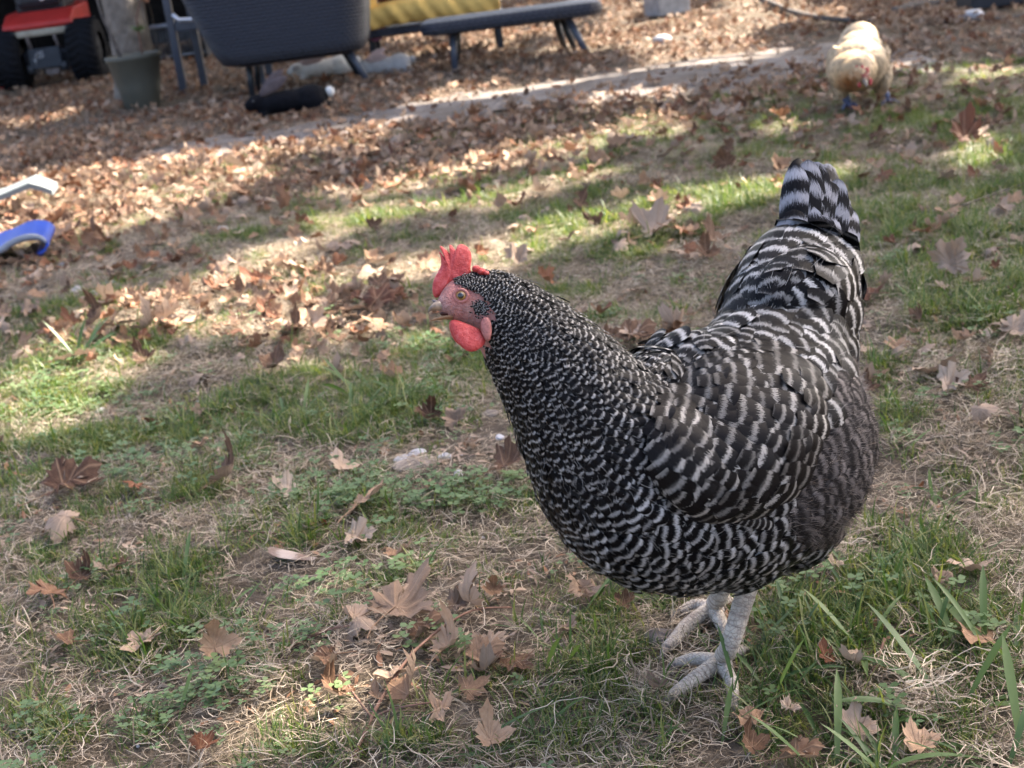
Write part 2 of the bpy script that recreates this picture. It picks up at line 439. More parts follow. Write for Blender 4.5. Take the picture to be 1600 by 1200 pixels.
# soft-edged sun flecks between the shade of the trees (pixel ellipses traced to the ground)
SUNNY = [(930, 352, 300, 20, -11, 1.6), (1120, 308, 170, 18, -11, 1.6), (740, 420, 100, 14, -10, 0.9), (860, 296, 150, 15, -11, 1.2), (1010, 205, 75, 18, -9, 1.5), (760, 262, 180, 15, -10, 1.2), (1000, 385, 120, 9, -11, .9), (860, 580, 70, 16, -8, .9), (620, 330, 160, 16, -10, 1.0),
         (100, 590, 150, 70, -25, 1.4), (210, 520, 200, 30, -22, 1.0), (340, 490, 200, 40, -14, 1.0), (540, 560, 190, 26, -8, 0.9), (560, 510, 160, 24, -6, 0.8), (660, 600, 50, 14, -10, 0.6), (860, 560, 90, 20, -8, 0.5),
         (120, 320, 260, 45, -10, 1.5), (300, 280, 140, 30, -10, 1.1), (420, 400, 160, 22, -10, 0.5), (560, 340, 80, 12, -10, 0.8), (520, 300, 60, 12, -10, 0.7),
         (480, 1130, 120, 60, -25, 1.0), (330, 1180, 90, 30, -20, 0.6), (520, 925, 100, 34, -16, 0.8), (380, 990, 70, 40, -30, 0.6), (600, 1060, 60, 30, -20, 0.5), (760, 850, 100, 20, -10, 0.5), (560, 800, 90, 16, -10, 0.3),
         (1530, 230, 60, 26, -10, 1.2), (1550, 118, 55, 12, -8, 1.2), (1420, 350, 90, 14, -8, 0.4), (1560, 700, 90, 40, -10, 0.4), (1340, 90, 26, 20, 0, 0.9), (1250, 200, 90, 16, -10, 1.0), (1240, 20, 90, 14, 0, 1.2),
         (260, 150, 60, 30, 0, 0.7), (560, 100, 60, 16, 0, 0.6), (640, 60, 90, 10, -8, 1.1), (850, 50, 110, 14, -8, 1.2), (1040, 60, 60, 18, -8, 1.2), (460, 230, 260, 14, -9, 0.9), (1000, 110, 260, 9, -9, 0.8), (700, 150, 160, 9, -9, 0.6), (190, 160, 60, 16, -8, 0.9), (330, 120, 60, 20, 0, 0.8), (1130, 50, 90, 12, -8, 1.0)]
def sun_at(px, py):
    return blobs(px, py, SUNNY)

# ------------------------------------------------------------------ setting: the ground
def build_ground():
    ys = np.concatenate([np.linspace(-6, 0.6, 12), np.linspace(0.7, 5.0, 216), np.linspace(5.05, 16, 90), np.linspace(17, 120, 24)])
    xs = np.concatenate([np.linspace(-80, -8, 14), np.linspace(-7.5, -2.2, 30), np.linspace(-2.15, 2.15, 216), np.linspace(2.2, 7.5, 30), np.linspace(8, 80, 14)])
    X, Y = np.meshgrid(xs, ys)
    Z = gh(X, Y) + (fbm(X * 22, Y * 22) - 0.5) * 0.012 * (Y < 5.2) * (np.abs(X) < 2.3)
    V = np.stack([X, Y, Z], -1).reshape(-1, 3)
    nx = len(xs)
    I = np.arange(len(ys) - 1)[:, None] * nx + np.arange(nx - 1)[None]
    F = np.stack([I, I + 1, I + nx + 1, I + nx], -1).reshape(-1, 4)
    tag(link('ground', np_mesh('ground', V, F), M['ground']), kind='structure')
    # the worn dirt track, a sheet with ragged edges laid a little above the ground
    n = 90; vs = []; fs = []
    for i in range(n + 1):
        t = i / n
        px = 190 + t * 1250; py = 252 - t * 172 - 14 * math.sin(t * math.pi)
        c = ground(px, py)
        wv = 0.30 + 0.42 * t + 0.30 * (float(vnoise(i * 0.35, 3.3)) - 0.5)
        if i in (0, n): wv *= 0.1
        for k in range(7):
            q = (k / 6 - 0.5) * 2
            e = 0.10 * (float(vnoise(i * 0.8, 20 + k)) - 0.5) * abs(q)
            x, y = c[0] + 0.03 * q, c[1] + wv * q + e
            vs.append((x, y, float(gh(x, y)) + 0.006 + 0.006 * (1 - q * q)))
        if i:
            for k in range(6):
                a = (i - 1) * 7 + k; fs.append((a, a + 7, a + 8, a + 1))
    tag(link('dirt_path', np_mesh('dirt_path', np.array(vs), np.array(fs)), M['path']), kind='structure')
build_ground()

# ------------------------------------------------------------------ scattering of uncountable stuff
def gn_scatter(name, protos, pts, rot, scl, idx, label):
    me = bpy.data.meshes.new(name)
    me.vertices.add(len(pts)); me.vertices.foreach_set('co', np.asarray(pts, np.float32).ravel())
    a = me.attributes.new('rot', 'FLOAT_VECTOR', 'POINT'); a.data.foreach_set('vector', np.asarray(rot, np.float32).ravel())
    a = me.attributes.new('scl', 'FLOAT', 'POINT'); a.data.foreach_set('value', np.asarray(scl, np.float32))
    a = me.attributes.new('idx', 'INT', 'POINT'); a.data.foreach_set('value', np.asarray(idx, np.int32))
    o = bpy.data.objects.new(name, me); COL.objects.link(o)
    pc = bpy.data.collections.new(name + '_kinds')
    for i, p in enumerate(protos): pc.objects.link(p)
    ng = bpy.data.node_groups.new(name, 'GeometryNodeTree')
    ng.interface.new_socket('Geometry', in_out='INPUT', socket_type='NodeSocketGeometry')
    ng.interface.new_socket('Geometry', in_out='OUTPUT', socket_type='NodeSocketGeometry')
    N = ng.nodes; L = ng.links
    gi = N.new('NodeGroupInput'); go = N.new('NodeGroupOutput')
    ci = N.new('GeometryNodeCollectionInfo'); ci.inputs[0].default_value = pc
    ci.inputs['Separate Children'].default_value = True; ci.inputs['Reset Children'].default_value = True
    ip = N.new('GeometryNodeInstanceOnPoints'); ip.inputs['Pick Instance'].default_value = True
    def na(nm, dt):
        q = N.new('GeometryNodeInputNamedAttribute'); q.data_type = dt; q.inputs[0].default_value = nm
        return q.outputs[0]
    L.new(gi.outputs[0], ip.inputs['Points']); L.new(ci.outputs[0], ip.inputs['Instance'])
    L.new(na('idx', 'INT'), ip.inputs['Instance Index']); L.new(na('rot', 'FLOAT_VECTOR'), ip.inputs['Rotation']); L.new(na('scl', 'FLOAT'), ip.inputs['Scale'])
    L.new(ip.outputs[0], go.inputs[0])
    md = o.modifiers.new('scatter', 'NODES'); md.node_group = ng
    return tag(o, label, kind='stuff')

def proto(name, me, mat):
    me.materials.append(mat)
    return bpy.data.objects.new(name, me)

def strip_arrays(n, L, W, lean, droop, spread, seg=4, flat=False):
    """n curved blades as strips"""
    V = []; F = []
    for i in range(n):
        a = rng.uniform(0, 2 * math.pi); r0 = spread * math.sqrt(rng.random())
        p = np.array([r0 * math.cos(a + 1.3), r0 * math.sin(a + 1.3), 0.0])
        if flat: p[2] = rng.uniform(0.001, 0.014)
        l = L * rng.uniform(0.45, 1.25); wd = W * rng.uniform(0.7, 1.3)
        th = rng.normal(lean, 0.3) if not flat else rng.normal(1.45, 0.16)
        az = a + rng.normal(0, 0.7); b0 = len(V)
        tw = rng.uniform(-1, 1)
        for k in range(seg + 1):
            s = k / seg
            d = np.array([math.sin(th) * math.cos(az), math.sin(th) * math.sin(az), math.cos(th)])
            side = np.array([-math.sin(az), math.cos(az), 0]) + 0.5 * tw * np.array([0, 0, 1.0])
            ww = wd * (1 - s ** 2 * 0.92) * (0.55 if k == 0 else 1) * (1 if not flat else 0.9)
            V.append(p - side * ww / 2); V.append(p + side * ww / 2)
            p = p + d * l / seg
            if flat:
                az += rng.normal(0, 0.45); th = rng.normal(1.5, 0.18)
            else:
                th += droop * rng.uniform(0.5, 1.5) / seg; az += rng.normal(0, 0.12)
        for k in range(seg):
            j = b0 + 2 * k; F.append((j, j + 1, j + 3, j + 2))
    return np.array(V), np.array(F), np.repeat(rng.random(n), 2 * (seg + 1))

def leaf_outline(seed, ragged=0.1):
    r_ = np.random.default_rng(seed)
    pts = []
    lobes = [(-42, 0.50), (8, 0.84), (50, 0.92), (90, 1.08), (130, 0.92), (172, 0.84), (222, 0.50)]
    for i, (a, l) in enumerate(lobes):
        l *= r_.uniform(0.60, 1.15); a += r_.uniform(-8, 8)
        if i:
            pa = (pa_ + a) / 2; pts.append((pa + r_.uniform(-3, 3), 0.64 * r_.uniform(0.8, 1.2)))
        pts.append((a - 19, l * 0.74 * r_.uniform(0.85, 1.15))); pts.append((a - 12, l * 0.84 * r_.uniform(0.9, 1.1))); pts.append((a - 8, l * 0.82)); pts.append((a + r_.uniform(-4, 4), l)); pts.append((a + 8, l * 0.84)); pts.append((a + 12, l * 0.80 * r_.uniform(0.9, 1.1))); pts.append((a + 19, l * 0.74 * r_.uniform(0.85, 1.15)))
        pa_ = a
    pts.append((270, 0.14))
    return pts
def leaf_mesh(name, seed, curl=0.35, fold=0.25, crumple=0.12, stem=True, roll=0.0):
    r_ = np.random.default_rng(seed + 100)
    o = leaf_outline(seed); n = len(o)
    xy = np.array([(l * math.cos(R(a)), l * math.sin(R(a))) for a, l in o])
    rings = [0.0, 0.35, 0.7, 1.0]
    V = [(0, 0)]; 
    for q in rings[1:]: V.extend([tuple(p * q) for p in xy])
    V = np.array(V)
    k1, k2, k3 = r_.uniform(-1, 1, 3)
    ph = r_.uniform(0, 6.28, 4)
    rr = np.hypot(V[:, 0], V[:, 1]); th = np.arctan2(V[:, 1], V[:, 0])
    z = curl * rr ** 2 * (0.65 + 0.6 * np.cos(2 * th + ph[0])) + fold * np.abs(V[:, 0]) * r_.uniform(0.2, 1) + crumple * (np.sin(5.3 * V[:, 0] + ph[1]) * np.sin(4.7 * V[:, 1] + ph[2])) + 0.6 * crumple * np.sin(9 * V[:, 0] + 7 * V[:, 1] + ph[3]) + 0.05 * rr * np.sin(7 * th + ph[1])
    xs = V[:, 0] * (1 - 0.18 * curl * rr)
    ys_ = V[:, 1] * (1 - 0.15 * curl * rr)
    if roll:     # the blade rolled up along a slanting axis, as drying leaves do
        pa = r_.uniform(0, math.pi); ca, sa = math.cos(pa), math.sin(pa)
        p = xs * ca + ys_ * sa; q = -xs * sa + ys_ * ca
        ang = np.clip(p * roll, -2.6, 2.6); rad = 1 / roll
        p2 = rad * np.sin(ang); z = 0.45 * z + rad * (1 - np.cos(ang)) * np.where(p > 0, 1.0, 0.35)
        xs, ys_ = p2 * ca - q * sa, p2 * sa + q * ca
    V3 = np.stack([xs, ys_, z - z.min() * 0.6], 1)
    F = []
    for i in range(n):
        j = (i + 1) % n
        F.append((0, 1 + i, 1 + j))
        for q in range(2):
            a = 1 + q * n
            F.append((a + i, a + n + i, a + n + j)); F.append((a + i, a + n + j, a + j))
    uv = V.copy()
    if stem:
        b = len(V3); z0 = V3[0, 2]
        pts = [(0, 0.0, z0 + 0.004), (0.01, -0.35, z0 + 0.02), (0.06, -0.7, z0 + 0.03), (0.16, -0.95, max(z0, 0.05))]
        sv = []
        for (x, y, zz) in pts: sv += [(x - 0.018, y, zz), (x + 0.018, y, zz), (x, y, zz + 0.03)]
        V3 = np.vstack([V3, sv]); uv = np.vstack([uv, np.zeros((len(sv), 2)) + (0.0, 0.02)])
        for k in range(3):
            for c in range(3):
                p, q = b + k * 3 + c, b + k * 3 + (c + 1) % 3
                F.append((p, q, q + 3)); F.append((p, q + 3, p + 3))
    return np_mesh(name, V3, np.array(F), pb=uv)

def scatter_pts(n, zmin, zmax, margin=120):
    """random ground points inside the wedge the photo could see, a little wider"""
    out = []
    while sum(map(len, out)) < n:
        y = np.sqrt(rng.uniform(zmin ** 2, zmax ** 2, n)); x = rng.uniform(-0.47, 0.47, n) * y * 1.06
        out.append(np.stack([x, y], 1))
    P = np.vstack(out)[:n]
    P3 = np.column_stack([P, gh(P[:, 0], P[:, 1])])
    px, py, z = project(P3)
    return P3, px, py, z

def build_cover():
    # short grass
    pro = []
    for i in range(8):
        V, F, fr = strip_arrays(28, 0.032, 0.0017, 0.5, 0.9, 0.024)
        pro.append(proto('grass_clump_%02d' % i, np_mesh('grass_clump', V, F, {'fr': fr}), M['grass']))
    for i in range(3):
        V, F, fr = strip_arrays(16, 0.060, 0.0024, 0.55, 1.0, 0.018, 5)
        pro.append(proto('grass_clump_%02d' % (8 + i), np_mesh('grass_clump', V, F, {'fr': fr}), M['grass']))
    P, px, py, z = scatter_pts(72000, 0.85, 5.4)
    g = green_at(px, py, P[:, 0], P[:, 1])
    bare = blobs(px, py, BARE)
    lf = leaf_at(px, py, P[:, 0], P[:, 1])
    keep = rng.random(len(P)) < np.clip(g ** 1.4 - 0.6 * bare, 0.02, 1) * np.clip(1.15 - lf * 0.55, 0.1, 1)
    P, g = P[keep], g[keep]
    n = len(P)
    idx = np.where(rng.random(n) < 0.18, rng.integers(8, 11, n), rng.integers(0, 8, n))
    gn_scatter('lawn_grass', pro, P, np.column_stack([rng.normal(0, 0.12, n), rng.normal(0, 0.12, n), rng.uniform(0, 6.28, n)]), rng.uniform(0.5, 1.05, n) * (0.6 + 0.45 * g), idx, 'short green lawn grass growing in uneven patches')
    # dry thatch
    pro = []
    for i in range(8):
        V, F, fr = strip_arrays(22, 0.040, 0.0010, 1.4, 0.3, 0.03, 5, True)
        pro.append(proto('straw_mat_%02d' % i, np_mesh('straw_mat', V, F, {'fr': fr}), M['straw']))
    for i in range(3):
        V, F, fr = strip_arrays(10, 0.04, 0.0012, 0.9, 1.4, 0.03, 5)
        pro.append(proto('straw_mat_%02d' % (8 + i), np_mesh('straw_mat', V, F, {'fr': fr}), M['straw']))
    P, px, py, z = scatter_pts(26000, 0.85, 5.0)
    g = green_at(px, py, P[:, 0], P[:, 1]); bare = blobs(px, py, BARE)
    keep = rng.random(len(P)) < np.clip(0.92 - 0.75 * g - 0.45 * bare, 0.12, 1)
    P = P[keep]; n = len(P)
    P[:, 2] += 0.002
    gn_scatter('dry_thatch', pro, P, np.column_stack([rng.normal(0, 0.08, n), rng.normal(0, 0.08, n), rng.uniform(0, 6.28, n)]), rng.uniform(0.6, 1.2, n), rng.integers(0, 11, n), 'tangled dry tan grass stalks matted over the soil')
    # clover
    pro = []
    for i in range(5):
        V = []; F = []
        for k in range(9):
            a = rng.uniform(0, 6.28); r0 = 0.03 * math.sqrt(rng.random()); hh = rng.uniform(0.008, 0.028)
            c = np.array([r0 * math.cos(a), r0 * math.sin(a), hh]); rr = rng.uniform(0.0032, 0.0062); a0 = rng.uniform(0, 6.28)
            for q in range(3):
                b = a0 + q * 2.094
                d = np.array([math.cos(b), math.sin(b), rng.uniform(-0.1, 0.3)]); s = np.array([-math.sin(b), math.cos(b), rng.uniform(-0.2, 0.2)])
                j = len(V)
                V += [c, c + rr * (0.7 * d + 0.55 * s), c + rr * (1.3 * d + 0.45 * s), c + rr * (1.35 * d - 0.45 * s), c + rr * (0.7 * d - 0.55 * s)]
                F += [(j, j + 1, j + 2), (j, j + 2, j + 3), (j, j + 3, j + 4)]
            j = len(V); V += [c, c + (0.0008, 0, 0), np.array([c[0] * 0.6, c[1] * 0.6, 0])]; F.append((j, j + 1, j + 2))
        pro.append(proto('clover_clump_%02d' % i, np_mesh('clover_clump', np.array(V), np.array(F)), M['clover']))
    CL = [(600, 770, 130, 26, -5, 1), (540, 790, 90, 24, 0, 0.8), (790, 800, 90, 16, 0, 0.7), (350, 1080, 130, 60, -15, 0.8), (250, 720, 160, 30, -5, 0.5), (1400, 1120, 120, 50, 0, 0.3), (90, 620, 120, 40, 0, 0.5), (520, 930, 70, 20, 0, 0.6), (1260, 1130, 60, 30, 0, 0.35), (700, 560, 90, 20, 0, 0.5), (640, 650, 80, 30, 0, 0.4), (180, 1160, 200, 50, 0, 0.4)]
    P, px, py, z = scatter_pts(14000, 0.85, 2.8)
    keep = rng.random(len(P)) < np.clip(blobs(px, py, CL) * (0.3 + fbm(P[:, 0] * 14, P[:, 1] * 14)) + 0.03, 0, 1) * 0.5
    P = P[keep]; n = len(P)
    gn_scatter('clover_cover', pro, P, np.column_stack([np.zeros(n), np.zeros(n), rng.uniform(0, 6.28, n)]), rng.uniform(0.6, 1.2, n), rng.integers(0, 5, n), 'low clover and small round weed leaves between the grass')
    # grit and leaf crumbs
    pro = []
    for i in range(6):
        b = MB(); s = rng.uniform(0.5, 1, 3)
        b.ellipsoid((0, 0, 0.2), [(s[0], 0.1, 0), (0.1, s[1], 0), (0, 0.1, s[2] * 0.6)], 6, 4)
        pro.append(proto('crumb_%02d' % i, b.mesh('crumb'), M['stone_brown'] if i % 3 else M['stone']))
    P, px, py, z = scatter_pts(5200, 0.85, 4.5)
    bare = blobs(px, py, BARE)
    keep = rng.random(len(P)) < 0.12 + bare
    P = P[keep]; n = len(P)
    gn_scatter('grit', pro, P, np.column_stack([np.zeros(n), np.zeros(n), rng.uniform(0, 6.28, n)]), rng.uniform(0.0012, 0.0042, n), rng.integers(0, 6, n), 'small soil crumbs and grit on the bare patches')
build_cover()

# ------------------------------------------------------------------ fallen leaves
LEAF_MESH = {}
for kind_ in ('leaf', 'leaf_grey', 'leaf_red', 'leaf_pale'):
    LEAF_MESH[kind_] = []
    for i in range(7 if kind_ == 'leaf' else 3):
        me = leaf_mesh('plane_leaf', i * 5 + len(kind_), curl=[0.2, 0.65, 0.4, 0.95, 0.5, -0.45, 0.3][i], fold=[0.2, 0.9, 0.4, 0.5, 1.3, 0.3, 0.8][i], crumple=[0.10, 0.14, 0.17, 0.12, 0.14, 0.14, 0.12][i], roll=[0.0, 1.5, 0.0, 1.1, 2.0, 0.9, 1.7][i])
        me.materials.append(M[kind_]); LEAF_MESH[kind_].append(me)

def leaf_obj(kind_, mi, p, size, rot, label, group=None, cat='leaf'):
    o = bpy.data.objects.new('fallen_leaf', LEAF_MESH[kind_][mi % len(LEAF_MESH[kind_])])
    COL.objects.link(o)
    o.location = p; o.scale = (size,) * 3; o.rotation_euler = rot
    return tag(o, label, cat, group)

HERO = []   # filled below: (px,py) of placed leaves to keep others off
def build_leaves():
    # px, py, half-size px, rotation deg (0 = tip away from camera), tilt x, tilt y, material, mesh, label
    H = [
        (622, 962, 72, -38, 0.10, 0.15, 'leaf_grey', 0, 'large grey-brown lobed leaf lying upright-tipped atop the foreground leaf pile'),
        (560, 985, 34, 45, 0.5, 0.2, 'leaf_grey', 1, 'grey torn leaf half left of the big grey leaf in the pile'),
        (712, 962, 30, -80, 0.2, 0.3, 'leaf_grey', 2, 'small dark grey leaf right of the big grey leaf'),
        (660, 1002, 44, -60, 0.3, -0.3, 'leaf', 0, 'flat tan leaf under the lower edge of the big grey leaf'),
        (700, 1020, 46, -50, 0.45, -0.35, 'leaf', 1, 'tan folded leaf in the middle of the foreground pile beside the forked twig'),
        (640, 1092, 56, -42, 0.6, -0.4, 'leaf', 6, 'long tan leaf standing along the twig below the foreground pile'),
        (522, 1047, 36, 100, 0.2, 0.1, 'leaf', 2, 'curled tan leaf with a dark hole left of the foreground pile'),
        (535, 1092, 44, 60, 0.35, 0.3, 'leaf', 4, 'folded tan leaf left of the twig fork in the foreground'),
        (688, 1128, 34, -80, 0.3, 0.1, 'leaf', 2, 'small tan leaf right of the twig fork near the bottom'),
        (770, 1172, 42, 15, 0.4, 0.2, 'leaf', 1, 'tan leaf standing at the bottom centre edge of the lawn'),
        (775, 938, 24, 10, 0.9, 0.2, 'leaf', 4, 'small upright tan leaf right behind the foreground pile'),
        (768, 1012, 40, -100, 0.15, 0.1, 'leaf_pale', 0, 'pale crinkled leaf at the right end of the foreground pile'),
        (733, 1092, 28, -70, 0.4, 0.2, 'leaf', 5, 'curved tan leaf sliver lower right of the foreground pile'),
        (1340, 1127, 46, -40, 0.25, 0.2, 'leaf_grey', 1, 'brown flat leaf under the nest of dry roots at lower right'),
        (1440, 1150, 46, 20, 0.35, 0.1, 'leaf', 3, 'light tan leaf at the lower right below the dry roots'),
        (1338, 1030, 36, 70, 0.5, 0.3, 'leaf_pale', 1, 'cream split leaf beside the nest of dry roots'),
        (1292, 1030, 24, 30, 0.8, 0.4, 'leaf_red', 1, 'small dark brown curled leaf left of the cream split leaf'),
        (1238, 1168, 48, -110, 0.3, -0.2, 'leaf', 0, 'brown leaf on the grass at the bottom right of centre'),
        (1176, 1124, 34, 60, 0.4, 0.1, 'leaf', 2, 'tan leaf below the hen\'s nearer foot'),
        (1232, 1104, 22, 0, 0.3, 0.5, 'leaf_pale', 2, 'small whitish leaf scrap below the hen\'s feet'),
        (1470, 908, 26, 30, 0.8, 0.2, 'leaf_grey', 2, 'small upright brown leaf in the grass right of the hen\'s legs'),
        (1026, 1078, 20, 20, 0.4, 0.1, 'leaf_grey', 0, 'small grey-pink leaf by the hen\'s front toe'),
        (978, 948, 22, 60, 0.6, 0.1, 'leaf', 6, 'small tan leaf under the hen\'s breast'),
        (352, 750, 48, -65, 0.45, -0.35, 'leaf', 1, 'pinkish tan lobed leaf lying alone on the left of the lawn'),
        (100, 756, 62, -65, 0.2, 0.3, 'leaf', 0, 'long flat tan leaf at the left edge of the lawn'),
        (215, 772, 28, 80, 0.5, 0.4, 'leaf_red', 0, 'dark russet leaf fragment right of the long flat leaf'),
        (130, 910, 36, -30, 0.3, 0.3, 'leaf', 4, 'pale tan curled leaf on dry grass at lower left'),
        (108, 1002, 34, 90, 0.25, 0.1, 'leaf', 3, 'brown leaf with a long stalk at lower left'),
        (316, 1168, 30, 20, 0.6, 0.5, 'leaf_red', 2, 'half sunlit russet leaf at the bottom left'),
        (790, 740, 48, -80, 0.35, 0.1, 'leaf', 3, 'brown curled leaf touching the hen\'s breast outline'),
        (430, 578, 34, -20, 0.7, 0.1, 'leaf', 6, 'upright pinkish leaf in the middle left grass'),
        (676, 664, 28, 0, 0.9, 0.3, 'leaf', 4, 'folded tan leaf standing behind the bare soil patch'),
        (720, 672, 26, 20, 0.9, -0.7, 'leaf_grey', 2, 'narrow brown curled leaf standing at the edge of the bare soil'),
        (590, 470, 46, -30, 0.6, 0.2, 'leaf_red', 0, 'russet leaf clump piece behind the sunlit leaves at centre left'),
        (1020, 355, 52, -70, 0.35, 0.1, 'leaf_grey', 1, 'big grey-brown leaf on the sunny grass behind the hen\'s neck'),
        (985, 530, 44, -80, 0.25, 0.2, 'leaf', 0, 'pink-tan leaf seen in the notch between the hen\'s neck and back'),
        (1583, 520, 36, -60, 0.6, 0.3, 'leaf_pale', 0, 'large pale grey leaf at the right edge of the lawn'),
        (1480, 606, 36, -85, 0.3, 0.4, 'leaf_pale', 2, 'cream rolled leaf on the dead grass at the right'),
        (1516, 610, 26, -60, 0.4, 0.1, 'leaf', 5, 'pink-brown leaf beside the cream rolled leaf'),
        (1110, 402, 32, 20, 0.4, 0.1, 'leaf', 4, 'pinkish star-shaped leaf on the grass behind the hen\'s back'),
        (1508, 210, 40, 0, 1.0, 0.3, 'leaf_red', 1, 'upright russet leaf lit from behind at upper right'),
        (1548, 150, 26, 60, 0.5, 0.1, 'leaf_pale', 1, 'bright cream leaf in the sun at upper right'),
        (1355, 612, 22, 10, 0.7, 0.2, 'leaf', 1, 'tan leaf just behind the hen\'s rump'),
        (1302, 884, 20, 10, 0.4, 0.5, 'leaf_pale', 2, 'whitish leaf scrap below the hen\'s rump'),
        (535, 740, 30, 20, 0.3, 0.5, 'leaf_pale', 0, 'pale leaf beside the clover patch at centre left'),
        (452, 780, 30, -40, 0.4, 0.2, 'leaf_pale', 1, 'pale grey-green curled leaf left of the clover patch'),
    ]
    for (px, py, s, rz, tx, ty, kd, mi, lab) in H:
        g = ground(px, py + s * 0.25); z = project(g)[2][0]
        size = s * 1.22 * z / FPX; tx = tx * 0.55 + 0.05; ty = ty * 0.8
        gz = float(gh(g[0], g[1]))
        p = (g[0], g[1], gz + 0.015 + 0.40 * size * math.sin(min(tx, 1.2)) * 0.6)
        leaf_obj(kd, mi, p, size, (tx, ty, R(rz)), lab)
        HERO.append((px, py))
    # scattered individuals: the nearest that the photo shows
    labs = {'leaf': 'dry tan lobed leaf scattered among others on the yard', 'leaf_red': 'russet brown curled leaf scattered among others on the yard',
            'leaf_grey': 'greyish dry leaf scattered among others on the yard', 'leaf_pale': 'pale bleached leaf scattered among others on the yard'}
    P, px, py, z = scatter_pts(16000, 0.9, 5.6, 0)
    den = leaf_at(px, py, P[:, 0], P[:, 1])
    inside = (px > -30) & (px < 1630) & (py > 0) & (py < 1215)
    inside &= ~((np.abs(px - 1105) < 110) & (py > 890) & (py < 1110)) & (np.hypot(px - 676, py - 490) > 45)
    keep = inside & (rng.random(len(P)) < den * 0.13)
    P = P[keep]; z = z[keep]
    order = np.argsort(z)
    P = P[order]; z = z[order]
    k = 0
    seen = {}
    marks = [("the barred hen's feet", 1120, 1040), ("the barred hen's breast", 830, 800), ('the moulted feather', 480, 886), ('the foreground leaf pile', 650, 1030), ('the dry root nest', 1400, 1062), ('the large pale leaf', 1583, 520),
             ('the dark dead-grass heap', 290, 590), ('the bright blade fan', 640, 628), ('the clover patch', 580, 780), ('the bare soil patch', 760, 690), ('the blue sheet', 40, 395), ("the barred hen's head", 715, 470), ("the barred hen's tail", 1290, 300), ('the pinkish lobed leaf', 352, 750),
             ('the long flat tan leaf', 100, 756), ('the sunlit grass tuft', 120, 555), ("the big grey leaf", 1020, 355), ('the buff hen', 1345, 140), ('the bottom right corner', 1570, 1180), ('the bottom left corner', 30, 1175), ("the barred hen's rump", 1350, 720), ('the narrow grass tuft', 270, 925), ('the forked twig', 585, 1135), ('the cream rolled leaf', 1480, 606), ('the flat brown stone', 650, 731), ('the tall grass tuft', 1500, 1090)]
    def own_label(p, s, rot, kd):
        qx, qy, _ = project(np.array([p])); qx, qy = qx[0], qy[0]
        m = min(marks, key=lambda t: (t[1] - qx) ** 2 + 2.2 * (t[2] - qy) ** 2)
        dx, dy = qx - m[1], qy - m[2]
        where = ('left of' if dx < 0 else 'right of') if abs(dx) > abs(dy) * 1.3 else ('behind' if dy < 0 else 'in front of')
        if 'corner' in m[0]: where = 'near'
        sz = 'small' if s < .027 else 'large' if s > .04 else 'medium'
        a = abs(rot[0])
        pose = 'standing on edge' if .65 < a < 2.4 else 'lying face down' if a > 2 else 'tilted' if a > .35 or abs(rot[1]) > .4 else 'lying flat'
        c = {'leaf': 'tan', 'leaf_red': 'russet', 'leaf_grey': 'greyish', 'leaf_pale': 'pale'}[kd]
        return f'{sz} {c} leaf {pose} {where} {m[0]}'
    nind = 300 - len(H)
    rest = []
    for i in range(len(P)):
        q = random.random(); kd = 'leaf' if q < 0.64 else 'leaf_grey' if q < 0.82 else 'leaf_red' if q < 0.95 else 'leaf_pale'
        s = random.choice((0.018, 0.024, 0.03, 0.036, 0.044, 0.05)) * random.uniform(0.8, 1.15)
        if z[i] < 1.6: s = min(s, 0.034)
        rot = (random.gauss(0.1, 0.22), random.gauss(0, 0.24), random.uniform(0, 6.28))
        if random.random() < 0.05: rot = (random.uniform(0.7, 1.3), random.gauss(0, 0.3), random.uniform(0, 6.28))
        if random.random() < 0.25: rot = (rot[0] + math.pi, rot[1], rot[2])
        p = (P[i, 0], P[i, 1], P[i, 2] + 0.012 + s * abs(math.sin(rot[0])) * 0.45 + (0.25 * s if abs(rot[0]) > 2 else 0))
        if k < nind:
            lb = own_label(p, s, rot, kd); seen.setdefault(lb, []).append(leaf_obj(kd, random.randrange(7), p, s, rot, lb, 'fallen leaves scattered over the yard')); k += 1
        else: rest.append((p, s, rot))
    order_words = ['first', 'second', 'third', 'fourth', 'fifth', 'sixth', 'seventh', 'eighth', 'ninth', 'tenth', 'eleventh', 'twelfth']
    for lb, objs in seen.items():
        if 1 < len(objs) <= 12:
            objs.sort(key=lambda o: project(np.array([o.location]))[0][0])
            for q, o in enumerate(objs): o['label'] = f'{lb}, {order_words[q]} from left'
    # the farther litter, too many to count
    pro = []
    for i, (kd, mi) in enumerate((('leaf', 0), ('leaf', 1), ('leaf', 2), ('leaf', 3), ('leaf', 4), ('leaf', 5), ('leaf_red', 0), ('leaf_red', 1), ('leaf_grey', 0), ('leaf_grey', 1), ('leaf_red', 2), ('leaf', 6))):
        pro.append(bpy.data.objects.new('litter_leaf_%02d' % i, LEAF_MESH[kd][mi]))
    P2, px, py, z = scatter_pts(95000, 2.0, 15.5)
    den = leaf_at(px, py, P2[:, 0], P2[:, 1])
    keep = (rng.random(len(P2)) < den * np.where(z > 4.2, 0.60, 0.42)) & (py < 640)
    P2 = P2[keep]; n = len(P2)
    S2 = rng.uniform(0.012, 0.038, n)
    R2 = np.column_stack([rng.normal(0.1, 0.34, n) + np.where(rng.random(n) < 0.3, math.pi, 0), rng.normal(0, 0.45, n), rng.uniform(0, 6.28, n)])
    P2[:, 2] += 0.008 + S2 * (0.15 + 0.5 * rng.random(n))
    pts = np.vstack([P2, [r[0] for r in rest]]) if rest else P2
    rots = np.vstack([R2, [r[2] for r in rest]]) if rest else R2
    scl = np.concatenate([S2, [r[1] for r in rest]]) if rest else S2
